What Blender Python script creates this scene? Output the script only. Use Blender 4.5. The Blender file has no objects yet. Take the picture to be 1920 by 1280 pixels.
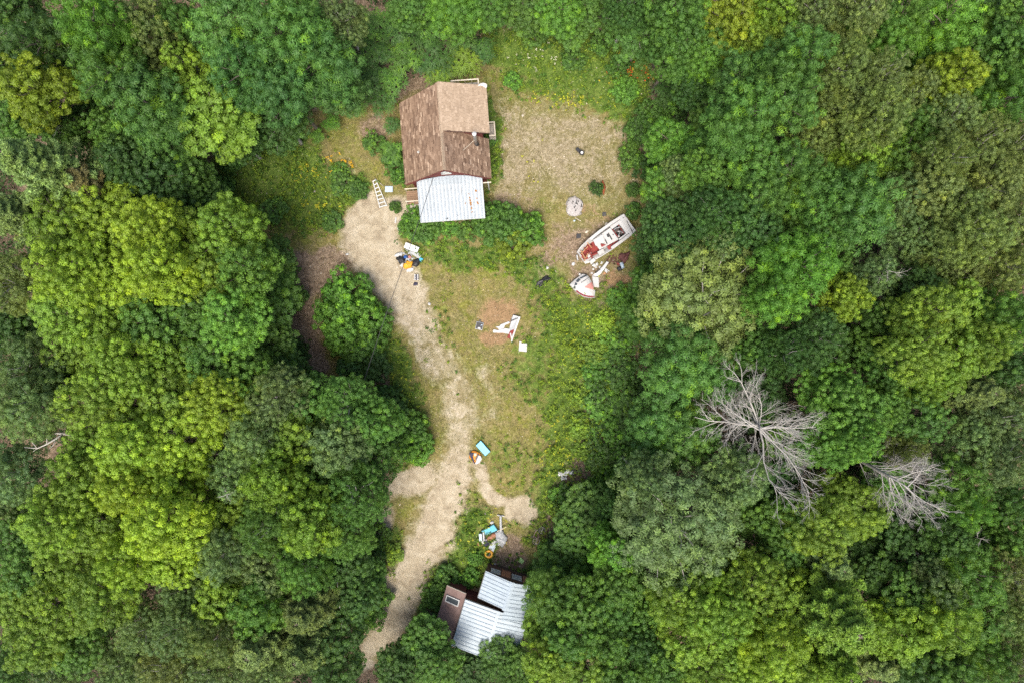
import bpy, math, random
import numpy as np
from mathutils import Vector, Matrix

# ------------------------------------------------------------------ camera, world, sun, exposure
scn = bpy.context.scene
CAM_H = 58.0
FPX = 1280.0                                  # focal length in pixels of the 1920 px wide photograph
cam_d = bpy.data.cameras.new("camera")
cam_d.sensor_width = 36.0
cam_d.lens = 36.0 * FPX / 1920.0
cam_d.clip_end = 3000.0
cam = bpy.data.objects.new("camera", cam_d)
scn.collection.objects.link(cam)
cam.location = (0, 0, CAM_H)
cam.rotation_euler = (0, 0, 0)
scn.camera = cam

SUN_EL, SUN_AZ = 66.0, 190.0                  # degrees; azimuth clockwise from north (+y)
world = bpy.data.worlds.new("World")
scn.world = world
world.use_nodes = True
wn = world.node_tree
for n in list(wn.nodes):
    wn.nodes.remove(n)
sky_n = wn.nodes.new("ShaderNodeTexSky")
sky_n.sky_type = 'NISHITA'
sky_n.sun_disc = False
sky_n.sun_elevation = math.radians(SUN_EL)
sky_n.sun_rotation = math.radians(SUN_AZ)
sky_n.air_density = 0.7
sky_n.dust_density = 4.0
sky_n.ozone_density = 0.6
bg_n = wn.nodes.new("ShaderNodeBackground")
bg_n.inputs[1].default_value = 0.10
out_n = wn.nodes.new("ShaderNodeOutputWorld")
wn.links.new(sky_n.outputs[0], bg_n.inputs[0])
wn.links.new(bg_n.outputs[0], out_n.inputs[0])

sun_d = bpy.data.lights.new("sun", 'SUN')
sun_d.energy = 1.5
sun_d.angle = math.radians(34)
sun_d.color = (1.0, 0.95, 0.87)
sun = bpy.data.objects.new("sun", sun_d)
scn.collection.objects.link(sun)
_e, _a = math.radians(SUN_EL), math.radians(SUN_AZ)
sun_dir = Vector((math.cos(_e) * math.sin(_a), math.cos(_e) * math.cos(_a), math.sin(_e)))
sun.rotation_euler = sun_dir.to_track_quat('Z', 'Y').to_euler()
sun.location = sun_dir * 120

scn.view_settings.view_transform = 'Standard'
scn.view_settings.look = 'None'
scn.view_settings.gamma = 1.0
scn.view_settings.use_curve_mapping = False
scn.view_settings.exposure = 1.62
scn.cycles.use_denoising = False
scn.cycles.max_bounces = 6
scn.cycles.diffuse_bounces = 4
scn.cycles.glossy_bounces = 2
scn.cycles.transmission_bounces = 4
scn.cycles.transparent_max_bounces = 8
scn.cycles.sample_clamp_indirect = 6.0

# ------------------------------------------------------------------ helpers
COL = scn.collection
R_ = math.radians


def P(px, py, z=0.0):
    """pixel of the 1920x1280 photograph -> point at height z under the straight-down camera"""
    k = (CAM_H - z) / FPX
    return Vector(((px - 960.0) * k, (640.0 - py) * k, z))


def tag(o, label, cat, group=None):
    o["label"] = label
    o["category"] = cat
    if group:
        o["group"] = group
    return o


def empty(name, loc=(0, 0, 0), rz=0.0, label=None, cat=None, group=None):
    o = bpy.data.objects.new(name, None)
    COL.objects.link(o)
    o.location = loc
    o.rotation_euler = (0, 0, rz)
    o.empty_display_size = 0.3
    if label:
        tag(o, label, cat, group)
    return o


def np_mesh(name, V, F, mat, attrs=None, smooth=False):
    """V (n,3), F (m,k) arrays -> mesh; attrs: {name: (n,) or (n,3)} on points"""
    V = np.asarray(V, dtype=np.float32)
    F = np.asarray(F, dtype=np.int32)
    me = bpy.data.meshes.new(name)
    k = F.shape[1]
    me.vertices.add(len(V))
    me.vertices.foreach_set("co", V.ravel())
    me.loops.add(F.size)
    me.loops.foreach_set("vertex_index", F.ravel())
    me.polygons.add(len(F))
    me.polygons.foreach_set("loop_start", np.arange(0, F.size, k, dtype=np.int32))
    me.polygons.foreach_set("loop_total", np.full(len(F), k, dtype=np.int32))
    if smooth:
        me.polygons.foreach_set("use_smooth", np.ones(len(F), dtype=bool))
    for an, av in (attrs or {}).items():
        av = np.asarray(av, dtype=np.float32)
        if av.ndim == 1:
            a = me.attributes.new(an, 'FLOAT', 'POINT')
            a.data.foreach_set("value", av)
        else:
            a = me.attributes.new(an, 'FLOAT_COLOR', 'POINT')
            c4 = np.ones((len(av), 4), dtype=np.float32)
            c4[:, :av.shape[1]] = av
            a.data.foreach_set("color", c4.ravel())
    me.update(calc_edges=True)
    me.validate()
    if mat:
        me.materials.append(mat)
    return me


def link(name, me, parent=None):
    o = bpy.data.objects.new(name, me)
    COL.objects.link(o)
    if parent is not None:
        o.parent = parent
    return o


class MB:
    """collects faces for one mesh object"""

    def __init__(self):
        self.v, self.f, self.a = [], [], []

    def add(self, vs, fs, a=0.5):
        o = len(self.v)
        self.v += [tuple(p) for p in vs]
        self.a += [a] * len(vs)
        self.f += [tuple(i + o for i in q) for q in fs]
        return self

    def box(self, c, s, rz=0.0, a=0.5, M=None):
        hx, hy, hz = s[0] / 2, s[1] / 2, s[2] / 2
        pts = [Vector((x, y, z)) for z in (-hz, hz) for x, y in ((-hx, -hy), (hx, -hy), (hx, hy), (-hx, hy))]
        if M is None:
            M = Matrix.Rotation(rz, 3, 'Z')
        pts = [M @ p + Vector(c) for p in pts]
        return self.add(pts, [(3, 2, 1, 0), (4, 5, 6, 7), (0, 1, 5, 4), (1, 2, 6, 5), (2, 3, 7, 6), (3, 0, 4, 7)], a)

    def prism(self, poly, z0, z1, a=0.5):
        """poly: xy points; z0/z1 numbers or lists"""
        n = len(poly)
        ar = sum(poly[i][0] * poly[(i + 1) % n][1] - poly[(i + 1) % n][0] * poly[i][1] for i in range(n))
        idx = list(range(n)) if ar > 0 else list(range(n))[::-1]
        zl = lambda z, i: z[i] if isinstance(z, (list, tuple)) else z
        vs = [(poly[i][0], poly[i][1], zl(z0, i)) for i in idx] + [(poly[i][0], poly[i][1], zl(z1, i)) for i in idx]
        fs = [tuple(range(n))[::-1], tuple(range(n, 2 * n))]
        fs += [(i, (i + 1) % n, n + (i + 1) % n, n + i) for i in range(n)]
        return self.add(vs, fs, a)

    def slab(self, quad, t, a=0.5):
        """quad: 4 top corners (counter-clockwise from above), thickness t along -normal"""
        q = [Vector(p) for p in quad]
        nrm = (q[1] - q[0]).cross(q[3] - q[0]).normalized()
        lo = [p - nrm * t for p in q]
        return self.add(q + lo, [(0, 1, 2, 3), (7, 6, 5, 4), (0, 4, 5, 1), (1, 5, 6, 2), (2, 6, 7, 3), (3, 7, 4, 0)], a)

    def tube(self, pts, rad, n=6, a=0.5, cap=True):
        pts = [Vector(p) for p in pts]
        m = len(pts)
        if not isinstance(rad, (list, tuple)):
            rad = [rad] * m
        vs, fs = [], []
        ref = None
        for i, p in enumerate(pts):
            d = (pts[min(i + 1, m - 1)] - pts[max(i - 1, 0)])
            if d.length < 1e-6:
                d = Vector((0, 0, 1))
            d.normalize()
            if ref is None:
                ref = Vector((1, 0, 0)) if abs(d.x) < 0.8 else Vector((0, 1, 0))
            u = (ref - d * ref.dot(d)).normalized()
            w = d.cross(u)
            ref = u
            for k in range(n):
                t = 2 * math.pi * k / n
                vs.append(p + (u * math.cos(t) + w * math.sin(t)) * rad[i])
        for i in range(m - 1):
            for k in range(n):
                k2 = (k + 1) % n
                fs.append((i * n + k, i * n + k2, (i + 1) * n + k2, (i + 1) * n + k))
        if cap:
            fs.append(tuple(range(n))[::-1])
            fs.append(tuple((m - 1) * n + k for k in range(n)))
        return self.add(vs, fs, a)

    def ring(self, c, R, r, nu=20, nv=6, M=None, a=0.5):
        M = M or Matrix.Identity(3)
        vs, fs = [], []
        for i in range(nu):
            t = 2 * math.pi * i / nu
            for j in range(nv):
                s = 2 * math.pi * j / nv
                vs.append(Vector(c) + M @ Vector(((R + r * math.cos(s)) * math.cos(t), (R + r * math.cos(s)) * math.sin(t), r * math.sin(s))))
        for i in range(nu):
            for j in range(nv):
                i2, j2 = (i + 1) % nu, (j + 1) % nv
                fs.append((i * nv + j, i2 * nv + j, i2 * nv + j2, i * nv + j2))
        return self.add(vs, fs, a)

    def lump(self, c, s, seed=0, rough=0.22, nu=14, nv=8, rz=0.0, a=0.5, flat=0.0, crease=2.6):
        """uneven bag, stone or heap sitting with its base at c[2]"""
        rg = random.Random(seed)
        ph = [(rg.uniform(0, 6.3), rg.uniform(0, 6.3), rg.uniform(-1, 1), rg.choice((2, 3, 4, 5))) for _ in range(7)]
        vs, fs = [], []
        cr, sr = math.cos(rz), math.sin(rz)
        for j in range(nv + 1):
            th = math.pi * j / nv
            for i in range(nu):
                t = 2 * math.pi * i / nu
                k = 1 + rough * sum(q[2] * math.sin(q[3] * t + q[0]) * math.sin(crease * th + q[1]) for q in ph) / 2.2
                x, y, z = math.sin(th) * math.cos(t) * k, math.sin(th) * math.sin(t) * k, math.cos(th) * k
                z = max(z, -0.55)
                x, y, z = x * s[0] / 2, y * s[1] / 2, (z + 0.55) / 1.55 * s[2]
                vs.append((c[0] + x * cr - y * sr, c[1] + x * sr + y * cr, c[2] + z))
        for j in range(nv):
            for i in range(nu):
                i2 = (i + 1) % nu
                fs.append((j * nu + i, (j + 1) * nu + i, (j + 1) * nu + i2, j * nu + i2))
        return self.add(vs, fs, a)

    def build(self, name, mat, parent=None, smooth=False, bevel=0.0):
        me = bpy.data.meshes.new(name)
        me.from_pydata(self.v, [], self.f)
        at = me.attributes.new("var", 'FLOAT', 'POINT')
        at.data.foreach_set("value", np.asarray(self.a, dtype=np.float32))
        if smooth:
            me.polygons.foreach_set("use_smooth", np.ones(len(me.polygons), dtype=bool))
        me.update()
        me.materials.append(mat)
        o = link(name, me, parent)
        if bevel:
            b = o.modifiers.new("bevel", 'BEVEL')
            b.width = bevel
            b.segments = 2
            b.limit_method = 'ANGLE'
        return o


# ------------------------------------------------------------------ materials
def nd(nt, t, loc=None, **kw):
    n = nt.nodes.new(t)
    for k, v in kw.items():
        setattr(n, k, v)
    return n


def mat_base(name):
    m = bpy.data.materials.new(name)
    m.use_nodes = True
    nt = m.node_tree
    b = nt.nodes["Principled BSDF"]
    return m, nt, b


def noise(nt, vec, scale, detail=4.0, rough=0.6, dist=0.0):
    n = nd(nt, "ShaderNodeTexNoise")
    n.inputs["Scale"].default_value = scale
    n.inputs["Detail"].default_value = detail
    n.inputs["Roughness"].default_value = rough
    n.inputs["Distortion"].default_value = dist
    if vec is not None:
        nt.links.new(vec, n.inputs["Vector"])
    return n.outputs["Fac"]


def ramp(nt, fac, stops, interp='LINEAR'):
    r = nd(nt, "ShaderNodeValToRGB")
    r.color_ramp.interpolation = interp
    while len(r.color_ramp.elements) < len(stops):
        r.color_ramp.elements.new(0.5)
    for e, (p, c) in zip(r.color_ramp.elements, stops):
        e.position = p
        e.color = (*c, 1.0) if len(c) == 3 else c
    nt.links.new(fac, r.inputs[0])
    return r.outputs[0]


def mixc(nt, fac, a, b, blend='MIX'):
    n = nd(nt, "ShaderNodeMix", data_type='RGBA', blend_type=blend)
    n.clamp_factor = True
    for sock, v in ((n.inputs[0], fac), (n.inputs[6], a), (n.inputs[7], b)):
        if isinstance(v, (int, float)):
            sock.default_value = v
        elif isinstance(v, (tuple, list)):
            sock.default_value = (*v, 1.0)
        else:
            nt.links.new(v, sock)
    return n.outputs[2]


def mth(nt, op, a, b=None, c=None, clamp=False):
    n = nd(nt, "ShaderNodeMath", operation=op)
    n.use_clamp = clamp
    for i, v in enumerate((a, b, c)):
        if v is None:
            continue
        if isinstance(v, (int, float)):
            n.inputs[i].default_value = v
        else:
            nt.links.new(v, n.inputs[i])
    return n.outputs[0]


def texco(nt, kind="Object"):
    return nd(nt, "ShaderNodeTexCoord").outputs[kind]


def bump(nt, b, h, strength=0.3, dist=0.02):
    n = nd(nt, "ShaderNodeBump")
    n.inputs["Strength"].default_value = strength
    n.inputs["Distance"].default_value = dist
    nt.links.new(h, n.inputs["Height"])
    nt.links.new(n.outputs[0], b.inputs["Normal"])


def plain(name, col, rough=0.6, metal=0.0, dirt=0.25, scale=6.0, dcol=None, bumpy=0.15, spec=0.4):
    """painted / plastic / wood surface with grime and fine relief"""
    m, nt, b = mat_base(name)
    co = texco(nt)
    n1 = noise(nt, co, scale, 6, 0.65)
    dc = dcol or tuple(c * 0.45 + 0.02 for c in col)
    f = ramp(nt, n1, [(0.42, (0, 0, 0)), (0.72, (1, 1, 1))])
    c = mixc(nt, mth(nt, 'MULTIPLY', f, dirt), col, dc)
    nt.links.new(c, b.inputs["Base Color"])
    b.inputs["Roughness"].default_value = rough
    b.inputs["Metallic"].default_value = metal
    b.inputs["Specular IOR Level"].default_value = spec
    if bumpy:
        bump(nt, b, noise(nt, co, scale * 6, 4), bumpy, 0.01)
    return m


def leaf_material(name, dark=0.55, light=1.35, tip=(1.35, 1.15, 0.45), tip_at=0.82, transl=0.38, rough=0.55):
    """leaf colour = the tree's own object colour, varied leaf by leaf"""
    m, nt, b = mat_base(name)
    oi = nd(nt, "ShaderNodeObjectInfo")
    at = nd(nt, "ShaderNodeAttribute")
    at.attribute_name = "var"
    v = at.outputs["Fac"]
    k = ramp(nt, v, [(0.0, (dark,) * 3), (0.55, (1, 1, 1)), (tip_at, (light, light, light * 0.85)), (1.0, tuple(light * t for t in tip))])
    c = mixc(nt, 1.0, oi.outputs["Color"], k, 'MULTIPLY')
    # drift of hue inside one crown
    n1 = noise(nt, texco(nt), 0.6, 2)
    c2 = mixc(nt, ramp(nt, n1, [(0.35, (0, 0, 0)), (0.7, (1, 1, 1))]), c, mixc(nt, 1.0, c, (1.22, 1.08, 0.75), 'MULTIPLY'))
    nt.links.new(c2, b.inputs["Base Color"])
    b.inputs["Roughness"].default_value = rough
    b.inputs["Specular IOR Level"].default_value = 0.35
    tr = nd(nt, "ShaderNodeBsdfTranslucent")
    nt.links.new(mixc(nt, 1.0, c2, (1.25, 1.2, 0.5), 'MULTIPLY'), tr.inputs[0])
    mx = nd(nt, "ShaderNodeMixShader")
    mx.inputs[0].default_value = transl
    nt.links.new(b.outputs[0], mx.inputs[1])
    nt.links.new(tr.outputs[0], mx.inputs[2])
    nt.links.new(mx.outputs[0], nt.nodes["Material Output"].inputs[0])
    return m


def colour_leaf_material(name, transl=0.2):
    """small plants: colour stored leaf by leaf"""
    m, nt, b = mat_base(name)
    at = nd(nt, "ShaderNodeAttribute")
    at.attribute_name = "col"
    nt.links.new(at.outputs["Color"], b.inputs["Base Color"])
    b.inputs["Roughness"].default_value = 0.65
    b.inputs["Specular IOR Level"].default_value = 0.2
    tr = nd(nt, "ShaderNodeBsdfTranslucent")
    nt.links.new(at.outputs["Color"], tr.inputs[0])
    mx = nd(nt, "ShaderNodeMixShader")
    mx.inputs[0].default_value = transl
    nt.links.new(b.outputs[0], mx.inputs[1])
    nt.links.new(tr.outputs[0], mx.inputs[2])
    nt.links.new(mx.outputs[0], nt.nodes["Material Output"].inputs[0])
    return m


def bark_material(name, col, dark, scale=14.0):
    m, nt, b = mat_base(name)
    co = texco(nt)
    n1 = noise(nt, co, scale, 6, 0.7)
    nt.links.new(ramp(nt, n1, [(0.3, dark), (0.62, col)]), b.inputs["Base Color"])
    b.inputs["Roughness"].default_value = 0.9
    bump(nt, b, n1, 0.5, 0.02)
    return m


M = {}
M['leaf_oak'] = leaf_material("leaf_oak", 0.55, 1.3, (1.2, 1.08, 0.7))
M['leaf_ash'] = leaf_material("leaf_ash", 0.6, 1.25, (1.75, 1.45, 0.55), 0.8)
M['leaf_maple'] = leaf_material("leaf_maple", 0.5, 1.35, (1.3, 1.15, 0.6))
M['leaf_fine'] = leaf_material("leaf_fine", 0.55, 1.35, (1.3, 1.2, 0.9))
M['needle'] = leaf_material("needle", 0.55, 1.3, (1.35, 1.25, 0.7), transl=0.12)
M['leaf_plant'] = leaf_material("leaf_plant", 0.5, 1.4, (1.5, 1.3, 0.5))
M['bark'] = bark_material("bark", (0.17, 0.14, 0.11), (0.06, 0.05, 0.04))
M['bark_pale'] = bark_material("bark_pale", (0.36, 0.34, 0.30), (0.17, 0.15, 0.13))
M['bark_dead'] = bark_material("bark_dead", (0.40, 0.38, 0.34), (0.20, 0.18, 0.155))
M['small_plant'] = colour_leaf_material("small_plant")

# ------------------------------------------------------------------ ground and dirt track
rng = np.random.default_rng(7)


def vnoise(x, y, scale, seed):
    """smooth value noise 0..1 on arrays"""
    rg = np.random.default_rng(seed)
    T = rg.random((256, 256)).astype(np.float32)
    u, v = x / scale + 1000.3, y / scale + 1000.7
    i, j = np.floor(u).astype(int), np.floor(v).astype(int)
    fu, fv = u - i, v - j
    fu, fv = fu * fu * (3 - 2 * fu), fv * fv * (3 - 2 * fv)
    g = lambda a, b: T[a % 256, b % 256]
    return (g(i, j) * (1 - fu) + g(i + 1, j) * fu) * (1 - fv) + (g(i, j + 1) * (1 - fu) + g(i + 1, j + 1) * fu) * fv


def fnoise(x, y, scale, seed, oct=3):
    s, a, t = 0, 1.0, 0
    for k in range(oct):
        s = s + a * vnoise(x, y, scale / 2 ** k, seed + k)
        t += a
        a *= 0.55
    return s / t


GX = np.concatenate([[-400, -250, -150, -100, -75, -60], np.arange(-52, -27, 1.0), np.arange(-27, 15, 0.2), np.arange(15, 53, 1.0), [60, 75, 100, 150, 250, 400]])
GY = np.concatenate([[-400, -250, -150, -100, -60, -40], np.arange(-32, -28.5, 0.8), np.arange(-28.5, 28.5, 0.2), np.arange(28.6, 33, 0.8), [40, 60, 100, 150, 250, 400]])
XX, YY = np.meshgrid(GX, GY)
PX, PY = XX * FPX / CAM_H + 960, 640 - YY * FPX / CAM_H          # the ground lies at z = 0
_wx = (fnoise(XX, YY, 2.2, 11) - 0.5)
_wy = (fnoise(XX, YY, 2.2, 23) - 0.5)
QX, QY = PX + _wx * 44, PY + _wy * 44                            # uneven outlines


def poly_w(poly, soft=14.0):
    """signed distance to a pixel polygon turned into a 0..1 weight with a soft edge"""
    inside = np.zeros_like(QX, dtype=bool)
    dist = np.full_like(QX, 1e9)
    n = len(poly)
    for i in range(n):
        x1, y1 = poly[i]
        x2, y2 = poly[(i + 1) % n]
        c = ((y1 > QY) != (y2 > QY)) & (QX < (x2 - x1) * (QY - y1) / ((y2 - y1) or 1e-9) + x1)
        inside ^= c
        dx, dy = x2 - x1, y2 - y1
        t = np.clip(((QX - x1) * dx + (QY - y1) * dy) / (dx * dx + dy * dy), 0, 1)
        dist = np.minimum(dist, np.hypot(QX - x1 - t * dx, QY - y1 - t * dy))
    sd = np.where(inside, dist, -dist)
    return np.clip(sd / soft * 0.5 + 0.5, 0, 1)


def ell_w(cx, cy, rx, ry, rot=0.0, soft=0.35):
    a = math.radians(rot)
    dx, dy = QX - cx, QY - cy
    u = (dx * math.cos(a) + dy * math.sin(a)) / rx
    v = (-dx * math.sin(a) + dy * math.cos(a)) / ry
    return np.clip((1 - np.hypot(u, v)) / soft * 0.5 + 0.5, 0, 1)


def line_w(pts, soft=16.0):
    w = np.zeros_like(QX)
    for (x1, y1, h1, s1), (x2, y2, h2, s2) in zip(pts, pts[1:]):
        dx, dy = x2 - x1, y2 - y1
        t = np.clip(((QX - x1) * dx + (QY - y1) * dy) / (dx * dx + dy * dy), 0, 1)
        d = np.hypot(QX - x1 - t * dx, QY - y1 - t * dy)
        w = np.maximum(w, np.clip((h1 + (h2 - h1) * t - d) / soft * 0.5 + 0.5, 0, 1) * (s1 + (s2 - s1) * t))
    return w


def mx(*ws):
    o = ws[0]
    for w in ws[1:]:
        o = np.maximum(o, w)
    return o


W_clear = poly_w([(905, 40), (1180, 60), (1235, 130), (1190, 220), (1205, 330), (1215, 430), (1190, 560), (1110, 700), (1085, 850), (1030, 960), (1012, 1080),
                  (985, 1100), (860, 1095), (800, 1140), (725, 1250), (688, 1245), (690, 1180), (722, 1090), (700, 980), (742, 880), (700, 790), (715, 740),
                  (640, 745), (560, 720), (535, 480), (400, 420), (380, 250), (560, 225), (640, 200), (760, 190), (905, 130)], 20)
TRACK = [(692, 1245, 14, 1), (712, 1195, 24, 1), (742, 1130, 36, 1), (775, 1070, 38, 1), (805, 1010, 37, 1), (832, 950, 36, 1), (850, 900, 36, .85), (860, 840, 33, .62),
         (862, 780, 34, .55), (848, 715, 36, .52), (812, 650, 36, .55), (768, 580, 40, .75), (735, 530, 46, .95), (708, 480, 50, 1), (694, 440, 52, 1), (694, 412, 42, 1)]
W_track = line_w(TRACK)
W_dirt = mx(W_track, ell_w(772, 905, 50, 27, -10), ell_w(728, 970, 20, 36, 20) * .8, ell_w(945, 932, 52, 17, 33), ell_w(978, 962, 24, 30, 0), ell_w(900, 885, 36, 11, 45) * .8,
            ell_w(720, 1095, 18, 26, 20), line_w([(905, 690, 14, .55), (930, 740, 14, .4), (900, 800, 20, .4)]), ell_w(740, 400, 46, 26) * .9, ell_w(790, 560, 22, 34, -20) * .7)
W_lush = mx(poly_w([(1005, 560), (1100, 545), (1200, 560), (1190, 900), (1060, 960), (1000, 1010), (985, 985), (1010, 900), (1022, 800), (1040, 700), (1020, 620)], 30),
            poly_w([(905, 30), (1200, 50), (1240, 160), (1185, 235), (1120, 205), (1030, 175), (965, 150), (925, 120)], 26),
            poly_w([(385, 300), (470, 268), (560, 262), (600, 275), (625, 330), (690, 340), (695, 385), (640, 400), (600, 430), (500, 425), (400, 390)], 24),
            poly_w([(715, 600), (760, 670), (790, 740), (803, 860), (745, 880), (705, 760)], 14),
            poly_w([(870, 915), (935, 955), (900, 985), (935, 1030), (930, 1085), (850, 1090), (790, 1150), (740, 1240), (735, 1230), (800, 1090), (840, 1010)], 16),
            ell_w(890, 478, 110, 26, 4) * .75, ell_w(1010, 520, 60, 36, 30) * .75, ell_w(730, 1030, 26, 50, 10) * .9, ell_w(920, 260, 16, 90) * .8, ell_w(1010, 690, 60, 70) * .6,
            ell_w(955, 860, 70, 40) * .35, ell_w(980, 1060, 30, 30) * .6, ell_w(830, 620, 30, 70, -20) * .25)
W_pale = mx(ell_w(1035, 285, 140, 70, 20, .8), ell_w(1095, 250, 60, 26, 10, .8), ell_w(960, 300, 40, 80, 0, .8), ell_w(870, 1045, 24, 20), ell_w(1150, 260, 40, 30, 0, .8) * .8, ell_w(640, 330, 40, 20) * .5, ell_w(560, 340, 60, 22) * .35)
W_litter = mx(poly_w([(535, 470), (690, 470), (640, 525), (600, 560), (600, 690), (650, 730), (570, 730), (545, 600)], 16), ell_w(735, 835, 36, 26) * .9, ell_w(960, 1042, 34, 34) * .9,
              ell_w(1075, 465, 70, 50, -30, .7) * .75, ell_w(1110, 520, 60, 40, 0, .7) * .7, ell_w(700, 235, 36, 24) * .8, ell_w(670, 720, 40, 20) * .9, ell_w(430, 300, 40, 14) * .5, ell_w(720, 720, 16, 30) * .8,
              ell_w(985, 395, 60, 26, 30, .8) * .5, ell_w(750, 1205, 24, 40, 30) * .7, (1 - W_clear))
W_red = mx(ell_w(940, 582, 36, 24, -15, .6), ell_w(930, 628, 26, 12, 0, .6), ell_w(1155, 525, 34, 10, -15) * .9, ell_w(1150, 545, 12, 8) * .9, ell_w(1100, 395, 40, 22, 20, .7) * .35, ell_w(915, 1105, 60, 8))
W_lush = W_lush * np.clip(1 - W_dirt * 0.9, 0, 1)


def wlook(W, x, y):
    """nearest grid value of a weight at world points"""
    i = np.clip(np.searchsorted(GX, x), 0, len(GX) - 1)
    j = np.clip(np.searchsorted(GY, y), 0, len(GY) - 1)
    return W[j, i]


def ground_material():
    m, nt, b = mat_base("ground_soil")
    co = texco(nt)
    a1 = nd(nt, "ShaderNodeAttribute"); a1.attribute_name = "g1"
    a2 = nd(nt, "ShaderNodeAttribute"); a2.attribute_name = "g2"
    s1 = nd(nt, "ShaderNodeSeparateColor"); nt.links.new(a1.outputs["Color"], s1.inputs[0])
    s2 = nd(nt, "ShaderNodeSeparateColor"); nt.links.new(a2.outputs["Color"], s2.inputs[0])
    n_big = noise(nt, co, 0.55, 5, 0.65)
    n_mid = noise(nt, co, 1.1, 4, 0.62, 0.8)
    n_fine = noise(nt, co, 3.4, 6, 0.74, 1.2)
    n_speck = noise(nt, co, 16.0, 3, 0.6)
    vor = nd(nt, "ShaderNodeTexVoronoi"); vor.inputs["Scale"].default_value = 5.0
    nt.links.new(co, vor.inputs["Vector"])
    brk = mth(nt, 'ADD', mth(nt, 'ADD', mth(nt, 'MULTIPLY', n_big, 0.3), mth(nt, 'MULTIPLY', n_mid, 0.42)), mth(nt, 'MULTIPLY', n_fine, 0.28))

    def msk(w, gain=2.4, spread=3.4):
        d = mth(nt, 'MULTIPLY', mth(nt, 'SUBTRACT', brk, 0.5), spread)
        x = mth(nt, 'ADD', mth(nt, 'SUBTRACT', w, 0.5), d)
        f = mth(nt, 'MULTIPLY_ADD', x, gain, 0.5, clamp=True)
        return mth(nt, 'MULTIPLY', f, mth(nt, 'MULTIPLY', w, 5.0, clamp=True), clamp=True)

    dry = ramp(nt, n_fine, [(0.28, (0.070, 0.064, 0.022)), (0.43, (0.130, 0.116, 0.042)), (0.56, (0.190, 0.168, 0.070)), (0.70, (0.29, 0.25, 0.13))])
    dry = mixc(nt, ramp(nt, n_mid, [(0.42, (0, 0, 0)), (0.62, (1, 1, 1))]), dry, mixc(nt, 1.0, dry, (0.80, 0.98, 0.55), 'MULTIPLY'))
    dry = mixc(nt, ramp(nt, n_big, [(0.40, (0, 0, 0)), (0.66, (1, 1, 1))]), dry, mixc(nt, 1.0, dry, (1.22, 1.10, 1.05), 'MULTIPLY'))
    lush = ramp(nt, n_fine, [(0.3, (0.03, 0.06, 0.012)), (0.5, (0.08, 0.13, 0.022)), (0.66, (0.16, 0.21, 0.045))])
    dirt = ramp(nt, n_mid, [(0.32, (0.25, 0.205, 0.14)), (0.5, (0.335, 0.285, 0.20)), (0.7, (0.40, 0.35, 0.26))])
    dirt = mixc(nt, ramp(nt, n_fine, [(0.28, (1, 1, 1)), (0.48, (0, 0, 0))]), dirt, mixc(nt, 1.0, dirt, (0.72, 0.70, 0.64), 'MULTIPLY'))
    pale = ramp(nt, n_fine, [(0.30, (0.115, 0.094, 0.050)), (0.48, (0.215, 0.178, 0.108)), (0.66, (0.36, 0.31, 0.215))])
    litter = ramp(nt, n_fine, [(0.33, (0.075, 0.053, 0.034)), (0.5, (0.185, 0.135, 0.09)), (0.66, (0.32, 0.25, 0.18))])
    red = ramp(nt, n_fine, [(0.3, (0.13, 0.08, 0.038)), (0.6, (0.28, 0.185, 0.10))])
    c = dry
    c = mixc(nt, msk(mth(nt, 'MULTIPLY', s2.outputs[1], 0.85), 1.7, 4.0), c, pale)
    c = mixc(nt, msk(s1.outputs[1]), c, lush)
    c = mixc(nt, msk(s2.outputs[0]), c, litter)
    c = mixc(nt, msk(s1.outputs[0], 2.2, 2.0), c, dirt)
    c = mixc(nt, msk(s2.outputs[2]), c, red)
    # loose pale stones and straw in the soil
    st = ramp(nt, vor.outputs["Distance"], [(0.10, (1, 1, 1)), (0.22, (0, 0, 0))])
    sw = nd(nt, "ShaderNodeSeparateColor"); nt.links.new(vor.outputs["Color"], sw.inputs[0])
    pick = mth(nt, 'GREATER_THAN', sw.outputs[0], 0.80)
    c = mixc(nt, mth(nt, 'MULTIPLY', mth(nt, 'MULTIPLY', st, pick), 0.5), c, (0.58, 0.53, 0.43))
    dk = mth(nt, 'LESS_THAN', sw.outputs[1], 0.14)
    c = mixc(nt, mth(nt, 'MULTIPLY', mth(nt, 'MULTIPLY', st, dk), 0.5), c, (0.06, 0.045, 0.03))
    nt.links.new(c, b.inputs["Base Color"])
    b.inputs["Roughness"].default_value = 0.95
    b.inputs["Specular IOR Level"].default_value = 0.1
    bump(nt, b, mth(nt, 'ADD', n_fine, n_speck), 0.7, 0.05)
    return m


M['ground'] = ground_material()
ny, nx = XX.shape
ZZ = (fnoise(XX, YY, 1.6, 41, 3) - 0.5) * 0.09 + (fnoise(XX, YY, 0.5, 61, 2) - 0.5) * 0.05
# two wheel ruts worn into the track
for off in (-17, 17):
    ZZ -= 0.05 * line_w([(x + off, y, 7, s) for x, y, h, s in TRACK], 9.0)
ZZ = np.where((np.abs(XX) > 60) | (np.abs(YY) > 40), 0, ZZ)
V = np.stack([XX, YY, ZZ], -1).reshape(-1, 3)
idx = np.arange(nx * ny).reshape(ny, nx)
F = np.stack([idx[:-1, :-1], idx[:-1, 1:], idx[1:, 1:], idx[1:, :-1]], -1).reshape(-1, 4)
g1 = np.stack([W_dirt, W_lush, W_clear], -1).reshape(-1, 3)
g2 = np.stack([W_litter, W_pale, W_red], -1).reshape(-1, 3)
tr = (W_track.reshape(-1)[F].mean(1) > 0.3)


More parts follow.
